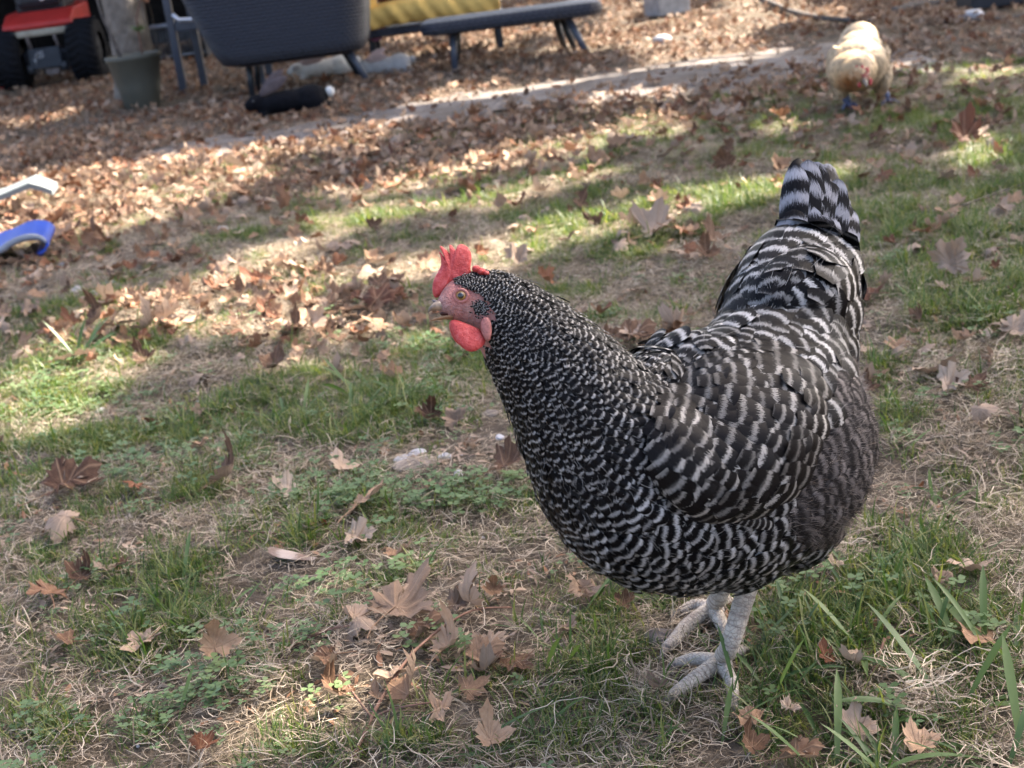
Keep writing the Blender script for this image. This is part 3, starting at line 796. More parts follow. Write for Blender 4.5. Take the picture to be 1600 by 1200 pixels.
    gn_scatter('leaf_litter', pro, pts, rots, scl, rng.integers(0, 12, len(pts)), 'brown leaf litter spread over the far yard')
    # shredded leaf crumbs
    pc = []
    for i in range(4):
        V, F, fr = strip_arrays(14, 0.016, 0.006, 1.3, 0.6, 0.05, 2)
        me = np_mesh('leaf_crumb', V, F, pb=V[:, :2] * 10); pc.append(proto('leaf_crumb_%02d' % i, me, M[('leaf', 'leaf_red', 'leaf_grey', 'leaf')[i]]))
    P3, px, py, z = scatter_pts(24000, 1.2, 12)
    keep = (rng.random(len(P3)) < leaf_at(px, py, P3[:, 0], P3[:, 1]) * 0.9 + 0.08)
    P3 = P3[keep]; n = len(P3)
    P3[:, 2] += 0.004
    gn_scatter('leaf_crumbs', pc, P3, np.column_stack([np.zeros((n, 2)), rng.uniform(0, 6.28, n)]), rng.uniform(0.7, 1.3, n), rng.integers(0, 4, n), 'broken leaf crumbs between the fallen leaves')
build_leaves()

# ------------------------------------------------------------------ the barred hen
M['hen_skin'] = None
def mat_hen_body():
    t = NT('hen_body')
    col = t.attr('Col').outputs['Color']
    n = t.noise(420, t.obj(), 3, 0.6); n2 = t.noise(1300, t.obj(), 2)
    c = t.mix(t.math('MULTIPLY', n, 0.35), col, t.mix(1.0, col, C4(0.55, 0.45, 0.45), 'MULTIPLY'))
    t.base(c, 0.5, 0.4)
    t.p.inputs['Subsurface Weight'].default_value = 0.12
    t.p.inputs['Subsurface Radius'].default_value = (0.004, 0.0015, 0.001)
    t.bump(t.math('ADD', n, t.math('MULTIPLY', n2, 0.5)), 0.9, 0.003)
    return t.m
def mat_comb():
    t = NT('comb_red'); n = t.noise(260, t.obj(), 4, 0.6); n2 = t.noise(900, t.obj(), 2)
    t.base(t.ramp(n, [(0.25, (0.32, 0.026, 0.026)), (0.5, (0.45, 0.058, 0.054)), (0.75, (0.54, 0.125, 0.115))]), 0.5, 0.3)
    t.p.inputs['Subsurface Weight'].default_value = 0.25
    t.p.inputs['Subsurface Radius'].default_value = (0.006, 0.0015, 0.001)
    t.bump(t.math('ADD', n, t.math('MULTIPLY', n2, 0.6)), 0.6, 0.0018)
    return t.m
def mat_scute():
    t = NT('leg_scales')
    col = t.attr('Col').outputs['Color']
    n = t.noise(300, t.obj(), 3)
    vo = t.n.new('ShaderNodeTexVoronoi'); vo.feature = 'DISTANCE_TO_EDGE'; vo.inputs['Scale'].default_value = 230
    t.l.new(t.obj(), vo.inputs['Vector'])
    edge = t.ramp(vo.outputs['Distance'], [(0.0, (1, 1, 1)), (0.14, (0, 0, 0))])
    n5 = t.noise(60, t.obj(), 4, 0.65)
    c = t.mix(t.math('MULTIPLY', t.ramp(n5, [(0.45, (0, 0, 0)), (0.7, (1, 1, 1))]), 0.6), col, C4(0.17, 0.13, 0.105))
    t.base(t.mix(t.math('MULTIPLY', edge, 0.32), c, C4(0.14, 0.10, 0.085)), 0.55, 0.25)
    t.bump(t.math('SUBTRACT', n, edge), 0.6, 0.0012)
    return t.m
M['hen_body'] = mat_hen_body(); M['comb'] = mat_comb(); M['scute'] = mat_scute()
M['beak'] = plain('beak_horn', (0.19, 0.14, 0.10), 0.35, 0.5, 0, 160, 0.55, 0.1, 0.0005)
M['beak_tan'] = plain('beak_tan', (0.24, 0.135, 0.07), 0.4, 0.4, 0, 200, 0.3, 0.1, 0.0005)
M['beak_dark'] = plain('beak_dark', (0.09, 0.08, 0.085), 0.3, 0.5, 0, 200, 0.4, 0.05, 0.0005)
M['mouth'] = plain('mouth_inside', (0.05, 0.012, 0.01), 0.5, 0.3, 0, 100, 0.3, 0)
M['claw'] = plain('claw_horn', (0.24, 0.195, 0.165), 0.4, 0.4, 0, 200, 0.3, 0.1, 0.0005)
M['iris'] = plain('eye_iris', (0.24, 0.125, 0.035), 0.12, 0.6, 0, 700, 0.35, 0)
M['pupil'] = plain('eye_pupil', (0.004, 0.004, 0.004), 0.04, 0.8, 0, 10, 0.1, 0)
M['eyelid'] = plain('eye_lid', (0.30, 0.115, 0.10), 0.5, 0.3, 0, 500, 0.3, 0.3, 0.0006)
def mat_fluff():
    t = NT('fluff_down')
    col = t.attr('Col').outputs['Color']
    t.base(col, 0.7, 0.25)
    t.translucent(t.mix(1.0, col, C4(1.6, 1.4, 1.2), 'MULTIPLY'), 0.25)
    return t.m
M['fluff'] = mat_fluff()

def catmull(K, n):
    K = np.array(K, float); m = len(K); out = []
    Kp = np.vstack([2 * K[0] - K[1], K, 2 * K[-1] - K[-2]])
    for j in range(n):
        t = j / (n - 1) * (m - 1); i = min(int(t), m - 2); s = t - i
        p0, p1, p2, p3 = Kp[i], Kp[i + 1], Kp[i + 2], Kp[i + 3]
        out.append(0.5 * (2 * p1 + (p2 - p0) * s + (2 * p0 - 5 * p1 + 4 * p2 - p3) * s * s + (3 * p1 - p0 - 3 * p2 + p3) * s ** 3))
    return np.array(out)

def loft_body(st, n=64, m=32):
    """stations (px, py, depth, half-width px, half-depth m) -> rings in the world"""
    K = catmull(st, n)
    C = np.array([at(a[0], a[1], a[2]) for a in K])
    T = np.gradient(C, axis=0); T /= np.linalg.norm(T, axis=1)[:, None]
    V = C - CAM; V /= np.linalg.norm(V, axis=1)[:, None]
    N = np.cross(V, T); N /= np.linalg.norm(N, axis=1)[:, None]
    B = np.cross(T, N)
    a = K[:, 3] * K[:, 2] / FPX; b = K[:, 4]
    ph = np.arange(m) * 2 * np.pi / m
    P = C[:, None] + N[:, None] * (a[:, None] * np.cos(ph))[..., None] + B[:, None] * (b[:, None] * np.sin(ph))[..., None]
    return K, C, T, N, B, a, b, P

def rings_to(mb, P):
    n, m = P.shape[:2]
    fs = []
    for i in range(n - 1):
        for k in range(m):
            k2 = (k + 1) % m; fs.append((i * m + k, i * m + k2, (i + 1) * m + k2, (i + 1) * m + k))
    vs = [tuple(p) for p in P.reshape(-1, 3)]
    vs += [tuple(P[0].mean(0)), tuple(P[-1].mean(0))]
    for k in range(m):
        fs.append((n * m, (k + 1) % m, k)); fs.append((n * m + 1, (n - 1) * m + k, (n - 1) * m + (k + 1) % m))
    mb.add(vs, fs)

def remeshed(mb, voxel, smooth=4, fac=0.5):
    """union of the closed shapes in mb as one continuous skin"""
    me = mb.mesh('union'); o = bpy.data.objects.new('union', me); COL.objects.link(o)
    md = o.modifiers.new('r', 'REMESH'); md.mode = 'VOXEL'; md.voxel_size = voxel
    ms = o.modifiers.new('s', 'SMOOTH'); ms.factor = fac; ms.iterations = smooth
    dg = bpy.context.evaluated_depsgraph_get()
    out = bpy.data.meshes.new_from_object(o.evaluated_get(dg))
    bpy.data.objects.remove(o)
    return out

def mesh_arrays(me):
    co = np.empty(len(me.vertices) * 3, np.float64); me.vertices.foreach_get('co', co)
    n = len(me.polygons)
    c = np.empty(n * 3); me.polygons.foreach_get('center', c)
    nn = np.empty(n * 3); me.polygons.foreach_get('normal', nn)
    ar = np.empty(n); me.polygons.foreach_get('area', ar)
    return co.reshape(-1, 3), c.reshape(-1, 3), nn.reshape(-1, 3), ar

def dart(P, r, order):
    """keep points so that neighbours stay about r apart"""
    cell = 0.006; grid = {}; keep = []
    for i in order:
        p = P[i]; ri = r[i]; k = (int(p[0] // cell), int(p[1] // cell), int(p[2] // cell)); q = int(ri // cell) + 1
        ok = True
        for dx in range(-q, q + 1):
            for dy in range(-q, q + 1):
                for dz in range(-q, q + 1):
                    for j in grid.get((k[0] + dx, k[1] + dy, k[2] + dz), ()):
                        d = P[j] - p
                        rr = 0.5 * (ri + r[j])
                        if d[0] * d[0] + d[1] * d[1] + d[2] * d[2] < rr * rr: ok = False; break
                    if not ok: break
                if not ok: break
            if not ok: break
        if ok:
            keep.append(i); grid.setdefault(k, []).append(i)
    return np.array(keep, int)

FY = np.array([0, 0.22, 0.45, 0.65, 0.80, 0.91, 0.975, 1.0])
def feather_grid(shape='round', nu=5):
    """unit feather: x in -1..1 (times half width), y 0..1"""
    if shape == 'round': wv = np.array([0.45, 0.72, 0.93, 1.0, 0.95, 0.74, 0.42, 0.10])
    elif shape == 'hackle': wv = np.array([0.7, 0.95, 1.0, 0.92, 0.76, 0.54, 0.30, 0.06])
    else: wv = np.array([0.55, 0.8, 0.92, 1.0, 1.0, 0.90, 0.62, 0.22])
    us = np.linspace(-1, 1, nu)
    U, Yv = np.meshgrid(us, FY)
    W = np.repeat(wv[:, None], nu, 1)
    rows = len(FY)
    I = np.arange(rows - 1)[:, None] * nu + np.arange(nu - 1)[None]
    F = np.stack([I, I + 1, I + nu + 1, I + nu], -1).reshape(-1, 4)
    return U.ravel(), Yv.ravel(), W.ravel(), F

def feather_set(P, S, D, Nn, L, W, nb, shape='round', dome=0.10, curve=0.10, fr=None):
    """many feathers as one array mesh; nb = bar count along the feather; bars are counted from the rounded tip"""
    U, Yv, Wd, F = feather_grid(shape)
    n = len(P); m = len(U)
    L = np.asarray(L)[:, None]; W = np.asarray(W)[:, None]
    x = (U * Wd)[None] * W * 0.5
    y = Yv[None] * L
    z = -dome * (U * Wd)[None] ** 2 * W - curve * (Yv[None] ** 2) * L + 0.04 * L * np.sin(3.1 * Yv[None])
    V = P[:, None] + S[:, None] * x[..., None] + D[:, None] * y[..., None] + Nn[:, None] * z[..., None]
    ph = ((1 - Yv)[None] * L - 0.13 * W * (U * Wd)[None] ** 2) / L * np.asarray(nb)[:, None]
    ph = ph + (rng.uniform(-0.22, 0.22, (n, 1)) if n > 1 else 0.0)
    uv = np.stack([np.broadcast_to(U, ph.shape), ph], -1).reshape(-1, 2)
    Fall = (F[None] + (np.arange(n) * m)[:, None, None]).reshape(-1, 4)
    fr = rng.random(n) if fr is None else fr
    return V.reshape(-1, 3), Fall, uv, np.repeat(fr, m)

HEN_ST = [(684, 478, 1.128, 9, .005), (697, 476, 1.132, 21, .010), (715, 471, 1.138, 36, .0155), (740, 470, 1.145, 45, .0195), (770, 480, 1.15, 56, .024),
          (802, 506, 1.157, 68, .031), (857, 566, 1.172, 89, .045), (912, 640, 1.192, 114, .060), (972, 715, 1.217, 150, .078), (1035, 752, 1.24, 172, .090),
          (1110, 722, 1.268, 196, .098), (1178, 655, 1.297, 197, .095), (1216, 562, 1.327, 118, .078), (1242, 465, 1.352, 96, .058), (1264, 412, 1.368, 78, .040), (1274, 384, 1.378, 52, .024)]
def build_hen():
    base = ground(1118, 1000)
    base = np.array([base[0], base[1], 0.0])
    hen = thing('hen', 'black and white barred hen with red comb standing in the foreground', 'hen', tuple(base))
    K, C, T, N, B, a, b, P = loft_body(HEN_ST)
    mb = MB(); rings_to(mb, P)
    def ell(px, py, z, rx, ry, rd, ang=0):
        c = at(px, py, z); ca, sa = math.cos(R(ang)), math.sin(R(ang)); k = z / FPX
        mb.ellipsoid(c, [(RC * ca - UC * sa) * rx * k, (RC * sa + UC * ca) * ry * k, FW * rd], 24, 14)
    ell(1274, 712, 1.342, 56, 100, .055, -10)     # rear fluff
    ell(1225, 800, 1.325, 88, 92, .06, 35)       # near thigh / belly fluff
    ell(1150, 830, 1.29, 90, 92, .07, 10)
    ell(1290, 548, 1.360, 28, 60, .045, 0)
    ell(1012, 596, 1.238, 58, 44, .055, -25)
    ell(1230, 474, 1.330, 98, 74, .064, -30)   # the saddle cushion
    body = remeshed(mb, 0.0032, 5)
    co, fc, fn, fa = mesh_arrays(body)
    # colours of skin and of the feathered hide
    px, py, _ = project(co)
    bx = np.interp(py, [410, 428, 440, 450, 458, 467, 480, 500, 520, 545, 560], [700, 706, 714, 734, 752, 764, 773, 777, 773, 768, 760])
    sk = np.clip((bx - px) / 5 + 0.5, 0, 1)
    skin = np.stack([0.42 - 0.03 * np.sin(px * 0.13), 0.165 + 0.05 * vnoise(px * 0.12, py * 0.12), 0.145 + 0.05 * vnoise(px * 0.12, py * 0.12), np.ones_like(px)], 1)
    mot = fbm(px * 0.10, py * 0.10); pale = np.clip((mot - 0.42) * 3.0, 0, 1)[:, None]
    skin[:, :3] = skin[:, :3] * (1 - 0.6 * pale) + np.array([0.40, 0.25, 0.225]) * 0.6 * pale
    wr = (np.sin((px - 690) * 0.55 + 2.2 * np.sin(py * 0.16)) * 0.5 + 0.5)[:, None] * 0.25
    skin[:, :3] *= 1 - wr
    redder = np.clip(1 - ((px - 722) ** 2 + (py - 452) ** 2) / 900, 0, 1)[:, None]
    skin[:, :3] = skin[:, :3] * (1 - 0.5 * redder) + np.array([0.38, 0.085, 0.08]) * 0.5 * redder
    hide = np.where(((px > 1205 + (880 - py) * 0.375) & (py > 572))[:, None], np.array([[0.022, 0.018, 0.017, 1.0]]), np.array([[0.009, 0.0085, 0.009, 1.0]]))
    colr = skin * sk[:, None] + hide * (1 - sk[:, None])
    at_ = body.attributes.new('Col', 'FLOAT_COLOR', 'POINT'); at_.data.foreach_set('color', colr.astype(np.float32).ravel())
    bvh = BVHTree.FromPolygons([tuple(v) for v in co], [tuple(p.vertices) for p in body.polygons])
    bvc = (co - base).astype(np.float32); body.vertices.foreach_set('co', bvc.ravel())
    body.name = 'body'
    link('body', body, M['hen_body'], hen)
    def cast(px_, py_):
        d = at(px_, py_, 1.0) - CAM; d /= np.linalg.norm(d)
        h = bvh.ray_cast(Vector(CAM), Vector(d), 4)
        return (np.array(h[0]), np.array(h[1])) if h[0] is not None else (None, None)

    # ---- feathers all over the body
    nc = 150000
    pick = rng.choice(len(fc), nc, p=fa / fa.sum())
    P = fc[pick] + rng.normal(0, 0.0012, (nc, 3)); Nn = fn[pick]
    # nearest spine station
    tt = np.empty(nc)
    for s in range(0, nc, 20000):
        d = np.linalg.norm(P[s:s + 20000, None] - C[None], axis=2) / (0.5 * (a + b))[None]
        tt[s:s + 20000] = np.argmin(d, 1)
    ti = tt.astype(int); ts = tt / (len(C) - 1) * (len(HEN_ST) - 1)
    ppx, ppy, _ = project(P)
    bx = np.interp(ppy, [410, 428, 440, 450, 458, 467, 480, 500, 520, 545, 560], [700, 706, 714, 734, 752, 764, 773, 777, 773, 768, 760])
    facing = ppx < bx
    # right side of the head mirrors the left closely enough in this projection
    dn = np.array([0, 0, -1.0])
    flow = T[ti].copy()
    sad = np.clip((ts - 10.3) / 1.5, 0, 1)[:, None]
    upf = np.clip(Nn[:, 2] + 0.5, 0, 1)[:, None]
    flow = flow + sad * (0.55 * dn)[None] * 1.0 + np.clip((ts - 7) / 2, 0, 1)[:, None] * (1 - sad) * np.array([0.25, 0.15, -0.1])[None]
    wj = (np.exp(-((ts - 8.6) / 1.9) ** 2) * np.clip(Nn[:, 2] * 1.4, 0, 1))[:, None]
    flow = flow * (1 - wj) + wj * np.array([0.78, 0.60, 0.12])[None]
    flow -= Nn * (flow * Nn).sum(1)[:, None]
    flow /= np.linalg.norm(flow, axis=1)[:, None] + 1e-9
    sp = np.interp(ts, [0, 3, 4, 5, 6, 7, 8, 9, 10, 11, 12, 13, 14, 15], [.0016, .0018, .0024, .0032, .0043, .0056, .0072, .0086, .0100, .0125, .0160, .0185, .0190, .0190])
    # fluff under the tail and behind the legs
    fluffy = (ppx > 1222 + (860 - ppy) * 0.36 + 10 * np.sin(ppy * 0.07)) & (ppy > 572) & (ppy < 850)
    belly = (Nn[:, 2] < -0.75) & (ts > 8)
    sp = np.where(fluffy, 0.0075, sp)
    kp = dart(P, sp, np.nonzero(~facing)[0])
    P, Nn, flow, ts, ti, sp = P[kp], Nn[kp], flow[kp], ts[kp], ti[kp], sp[kp]
    fluffy, ppx, ppy = fluffy[kp], ppx[kp], ppy[kp]
    side = np.cross(flow, Nn)
    jit = rng.normal(0, 0.28, len(P))[:, None]
    flow = flow * np.cos(jit) + side * np.sin(jit); side = np.cross(flow, Nn)
    lift = np.radians(rng.normal(9, 4, len(P)))[:, None]
    D = flow * np.cos(lift) + Nn * np.sin(lift); Nf = Nn * np.cos(lift) - flow * np.sin(lift)
    nottail = ~((ppy < 360) & (ts > 11))
    vis = (Nn * (P - CAM)).sum(1) < 0.02
    neck = (ts < 8.2) & ~fluffy
    saddle = (ts > 10.6) & ~fluffy & (Nn[:, 2] > -0.25) & nottail
    rest = ~neck & ~saddle & ~fluffy & nottail
    def mk(mask, name, mat, shape, lf, wf, barlen, dome, curve, off=0.0):
        p = P[mask]; L = sp[mask] * lf * rng.uniform(0.75, 1.35, mask.sum()); Wd = sp[mask] * wf * rng.uniform(0.75, 1.3, mask.sum())
        root = p - D[mask] * L[:, None] * 0.62 + Nn[mask] * (0.0006 + (0.02 + off) * L[:, None])
        nb = L / (sp[mask] * barlen)
        V, F, uv, fr = feather_set(root, side[mask], D[mask], Nf[mask], L, Wd, nb, shape, dome, curve)
        me = np_mesh(name, V - base, F, {'fr': fr}, pb=uv)
        o = link(name, me, mat, hen); o['kind'] = 'stuff'
        return o
    mk(neck, 'hackle_plumage', M['hackle'], 'hackle', 3.5, 1.12, 1.35, 0.12, 0.05)
    mk(rest, 'breast_plumage', M['feather'], 'round', 2.7, 1.7, 1.25, 0.09, 0.07, 0.03)
    # saddle: the largest as single feathers sharing a few meshes, the rest joined
    sidx = np.nonzero(saddle & vis)[0]
    tail_tops = sidx[np.argsort(-sp[sidx] * (1.0 + 0.2 * rng.random(len(sidx))))][:280]
    one = np.zeros(len(P), bool); one[tail_tops] = True
    mk(saddle & ~one, 'saddle_plumage', M['feather'], 'round', 2.7, 1.85, 0.95, 0.09, 0.07, 0.05)
    meshes = []
    for i in range(8):
        V, F, uv, fr = feather_set(np.zeros((1, 3)), np.array([[1., 0, 0]]), np.array([[0, 1., 0]]), np.array([[0, 0, 1.]]), [1.0], [0.74], [2.1 + 0.13 * i], 'round', 0.08 + 0.008 * i, 0.05 + 0.008 * i, np.array([(i * 0.37) % 1]))
        me = np_mesh('saddle_feather', V, F, {'fr': fr}, pb=uv); me.materials.append(M['feather']); meshes.append(me)
    def place_feather(name, me, root, s_, d_, n_, sc3):
        o = bpy.data.objects.new(name, me); COL.objects.link(o); o.parent = hen
        Mx = Matrix(((s_[0] * sc3[0], d_[0] * sc3[1], n_[0] * sc3[2], root[0] - base[0]), (s_[1] * sc3[0], d_[1] * sc3[1], n_[1] * sc3[2], root[1] - base[1]), (s_[2] * sc3[0], d_[2] * sc3[1], n_[2] * sc3[2], root[2] - base[2]), (0, 0, 0, 1)))
        o.matrix_basis = Mx
        return o
    for j in tail_tops:
        L = sp[j] * 2.75 * random.uniform(0.9, 1.15)
        root = P[j] - D[j] * L * 0.62 + Nn[j] * (0.0008 + 0.065 * L)
        place_feather('saddle_feather', random.choice(meshes), root, side[j], D[j], Nf[j], (L * random.uniform(0.88, 1.1), L, L))
    mk(fluffy, 'flank_plumage', M['downf'], 'round', 3.4, 2.2, 1.5, 0.06, 0.02, 0.03)
    # ---- loose barbs that break the feather edges
    def strands(name, Pq, dirs, side_, Lq, Wq, colf, mat, drop=0.15, seg=3):
        n_ = len(Pq); Lq = Lq[:, None]; Wq = Wq[:, None]; VV = []; CC = []
        bend = rng.normal(0, 0.22, (n_, 3)) * Lq + np.array([0, 0, -drop]) * Lq
        for k in range(seg + 1):
            s_ = k / seg
            c = Pq - dirs * Lq * 0.25 + dirs * Lq * s_ + bend * s_ * s_
            cc = np.column_stack([colf(c, s_), np.ones(n_)])
            for sg in (-1, 1):
                VV.append(c + side_ * Wq * (1 - 0.85 * s_) * sg * 0.5); CC.append(cc)
        VV = np.stack(VV, 1); CC = np.stack(CC, 1)
        I_ = np.array([(2 * k, 2 * k + 1, 2 * k + 3, 2 * k + 2) for k in range(seg)])
        FF = (I_[None] + (np.arange(n_) * 2 * (seg + 1))[:, None, None]).reshape(-1, 4)
        o_ = link(name, np_mesh(name, VV.reshape(-1, 3) - base, FF, {'Col': CC.reshape(-1, 4)}), mat, hen); o_['kind'] = 'stuff'
    cov = np.nonzero(~fluffy & (ts > 2.6))[0]
    pb2 = rng.choice(cov, 9000); nn2 = len(pb2)
    shade_ = np.where(rng.random((nn2, 1)) < 0.68, rng.uniform(0.004, 0.016, (nn2, 1)), rng.uniform(0.15, 0.42, (nn2, 1)))
    dd2 = D[pb2] + rng.normal(0, 0.16, (nn2, 3)); dd2 /= np.linalg.norm(dd2, axis=1)[:, None]
    strands('loose_barbs', P[pb2] + Nn[pb2] * (sp[pb2] * 0.35)[:, None] + side[pb2] * (rng.normal(0, 0.5, nn2) * sp[pb2])[:, None], dd2, side[pb2], sp[pb2] * rng.uniform(0.7, 1.5, nn2), rng.uniform(0.00018, 0.00045, nn2),
            lambda c, s_: shade_ * np.array([1.0, 0.96, 0.92]), M['fluff'], 0.05)
    # ---- downy fluff
    fi = np.nonzero(fluffy)[0]
    n_f = 15000
    pick2 = rng.choice(fi, n_f)
    Pf = P[pick2] + side[pick2] * rng.normal(0, 0.004, (n_f, 1)) + flow[pick2] * rng.normal(0, 0.005, (n_f, 1)) + Nn[pick2] * rng.uniform(0, 0.003, (n_f, 1))
    fl = flow[pick2] * 0.8 + Nn[pick2] * rng.uniform(0.1, 0.5, (n_f, 1)) + rng.normal(0, 0.28, (n_f, 3)) + np.array([0.18, 0.05, -0.10])
    fl /= np.linalg.norm(fl, axis=1)[:, None]
    sd = np.cross(fl, Nn[pick2]); sd /= np.linalg.norm(sd, axis=1)[:, None]
    fx, fy, _ = project(Pf)
    wv_ = np.sin(((fx - 1290) * 0.75 - (fy - 700) * 0.28) * 2 * np.pi / 30 + 1.1 * np.sin(fy * 0.045) + 0.9 * np.sin(fx * 0.06) + rng.normal(0, 0.55, n_f))
    lt = np.clip(0.5 + 0.7 * wv_, 0.0, 1)[:, None] ** 1.5 * rng.uniform(0.15, 1, (n_f, 1))
    fc_ = np.array([0.014, 0.0115, 0.011]) * (1 - lt) + np.array([0.27, 0.235, 0.215]) * lt
    strands('rump_fluff', Pf, fl, sd, rng.uniform(0.006, 0.015, n_f), rng.uniform(0.0003, 0.0007, n_f), lambda c, s_: fc_ + s_ * np.array([0.02, 0.017, 0.014]), M['fluff'], 0.15)

    # ---- near wing: a folded shield lying on the body
    WC = np.array([1158., 690.]); WA = np.array([144., 140.])
    def wing_uv(u, v):   # unit disc -> pixel; pulled into the wing outline
        return WC[0] + WA[0] * u + 4 * v, WC[1] + WA[1] * v - 0.42 * u * 68 - 14
    gu = 26; rows = []
    for i in range(gu + 1):
        for j in range(gu + 1):
            u = (i / gu * 2 - 1); v = (j / gu * 2 - 1)
            uu = u * math.sqrt(1 - v * v / 2); vv = v * math.sqrt(1 - u * u / 2)
            x, y = wing_uv(uu, vv)
            p, nn = cast(x, y)
            rows.append((p, math.hypot(uu, vv)))
    V = []
    last = None
    for p, rr in rows:
        if p is None: p = last if last is not None else at(*WC, 1.24)
        last = p
        tow = CAM - p; tow /= np.linalg.norm(tow)
        V.append(p + tow * (0.024 * math.sqrt(max(0, 1 - rr ** 5.0)) - 0.002))
    V = np.array(V).reshape(gu + 1, gu + 1, 3)
    for _ in range(6):
        V[1:-1, 1:-1] = 0.5 * V[1:-1, 1:-1] + 0.125 * (V[:-2, 1:-1] + V[2:, 1:-1] + V[1:-1, :-2] + V[1:-1, 2:])
    I = np.arange(gu)[:, None] * (gu + 1) + np.arange(gu)[None]
    F = np.stack([I, I + 1, I + gu + 2, I + gu + 1], -1).reshape(-1, 4)
    wv = V.reshape(-1, 3)
    wme = np_mesh('wing', wv - base, F, {'Col': np.tile([0.02, 0.018, 0.018, 1.0], (len(wv), 1))})
    wing = link('wing', wme, M['hen_body'], hen)
    wbvh = BVHTree.FromPolygons([tuple(v) for v in wv], [tuple(f) for f in F])
    # covert rows fan out from the shoulder
    meshes = []
    for i in range(8):
        Vv, Ff, uv, fr = feather_set(np.zeros((1, 3)), np.array([[1., 0, 0]]), np.array([[0, 1., 0]]), np.array([[0, 0, 1.]]), [1.0], [0.62], [2.5 + 0.16 * i], 'round', 0.10, 0.03 + 0.008 * i, np.array([(i * 0.41 + 0.2) % 1]))
        me = np_mesh('wing_covert', Vv, Ff, {'fr': fr}, pb=uv); me.materials.append(M['wingf']); meshes.append(me)
    cnt = 0
    apex = np.array([905., 585.])
    row_r = 110.0
    covs = []
    while row_r < 420:
        fsz = np.interp(row_r, [110, 250, 400], [21, 28, 31])       # exposed length px
        wsz = np.interp(row_r, [110, 250, 400], [22, 29, 29])
        ang = -30 + (wsz / row_r) * 28 * (len(covs) % 2)
        while ang < 70:
            x = apex[0] + row_r * math.cos(R(ang)); y = apex[1] + row_r * math.sin(R(ang))
            ru, rv = (x - WC[0]) / WA[0], (y - WC[1] + 14 + 0.42 * 68 * (x - WC[0]) / WA[0]) / WA[1]
            if ru * ru + rv * rv < 0.97: covs.append((x + random.gauss(0, 2), y + random.gauss(0, 2), ang + random.gauss(0, 5), fsz, row_r))
            ang += math.degrees(wsz / row_r)
        row_r += fsz * 0.86
    for (x, y, ang, fsz, rr_) in covs:
        d = at(x, y, 1) - CAM; d /= np.linalg.norm(d)
        h = wbvh.ray_cast(Vector(CAM), Vector(d), 4)
        if h[0] is None: continue
        p = np.array(h[0]); nn = np.array(h[1])
        if nn @ d > 0: nn = -nn
        k = 1.25 / FPX
        fd = RC * math.cos(R(ang)) - UC * math.sin(R(ang))
        fd = fd - nn * (fd @ nn); fd /= np.linalg.norm(fd)
        s_ = np.cross(fd, nn)
        lift = R(random.gauss(6, 2))
        D_ = fd * math.cos(lift) + nn * math.sin(lift); N_ = nn * math.cos(lift) - fd * math.sin(lift)
        L = fsz * 2.5 * k * random.uniform(0.92, 1.12)
        root = p - D_ * L * 0.66 + nn * (0.0018 + 0.03 * L)
        o = place_feather('wing_covert', random.choice(meshes), root, s_, D_, N_, (L * random.uniform(0.9, 1.1), L, L))
        o.parent = wing
        cnt += 1
    # flight feathers closing the wing's rear edge
    for i in range(7):
        V1, F1, uv, fr = feather_set(np.zeros((1, 3)), np.array([[1., 0, 0]]), np.array([[0, 1., 0]]), np.array([[0, 0, 1.]]), [1.0], [0.2], [11], 'tail', 0.1, 0.03, np.array([0.5 + 0.06 * i]))
        if i == 0:
            fme = np_mesh('flight_feather', V1, F1, {'fr': fr}, pb=uv); fme.materials.append(M['wingf'])
        x0, y0 = 1105 + 12 * i, 800 - 22 * i; x1, y1 = 1212 + 15 * i, 822 - 33 * i
        pa, na_ = cast(x0, y0); pb_, nb_ = cast(x1, y1)
        if pa is None or pb_ is None: continue
        tow = CAM - pb_; tow /= np.linalg.norm(tow)
        pa = pa + tow * 0.004; pb_ = pb_ + tow * (0.006 + 0.0006 * i)
        d = pb_ - pa; L = np.linalg.norm(d); d /= L
        s_ = np.cross(d, tow); s_ /= np.linalg.norm(s_); n_ = np.cross(s_, d)
        o = place_feather('flight_feather', fme, pa, s_, d, n_, (L * 0.8, L, L)); o.parent = wing

    # ---- tail: two leaning ranks of broad barred feathers
    tmesh = []
    for i in range(4):
        V1, F1, uv, fr = feather_set(np.zeros((1, 3)), np.array([[1., 0, 0]]), np.array([[0, 1., 0]]), np.array([[0, 0, 1.]]), [1.0], [0.40], [3.7 + 0.3 * i], 'hackle' if i % 2 else 'round', 0.22, 0.05, np.array([0.55 + 0.13 * i]))
        uv = uv + np.array([[0.0, 0.17 * (i * 2 % 5)]]); me = np_mesh('tail_feather', V1, F1, {'fr': fr}, pb=uv); me.materials.append(M['tailf']); tmesh.append(me)
    tails = []
    for q in range(11):     # far rank first, then the near rank in front, longest at the top
        f = q / 10
        tails.append(((1262 + 26 * f, 425 + 12 * f, 1.374), (1252 + 76 * f, 232 + 62 * f ** 1.8 + 8 * (q % 2) + 14 * (1 - f) ** 3, 1.410 + .016 * f), 1.0))
    for q in range(9):
        f = q / 8
        tails.append(((1248 + 40 * f, 430 + 16 * f, 1.354), (1240 + 88 * f, 248 + 66 * f ** 1.6 - 14 * math.sin(math.pi * f) + 7 * (q % 2), 1.374 + .014 * f), 1.1))
    for q in range(6):
        f = q / 5
        tails.append(((1246 + 50 * f, 446 + 16 * f, 1.342), (1241 + 92 * f, 322 + 52 * f ** 1.5 - 12 * math.sin(math.pi * f), 1.360 + .012 * f), 1.15))
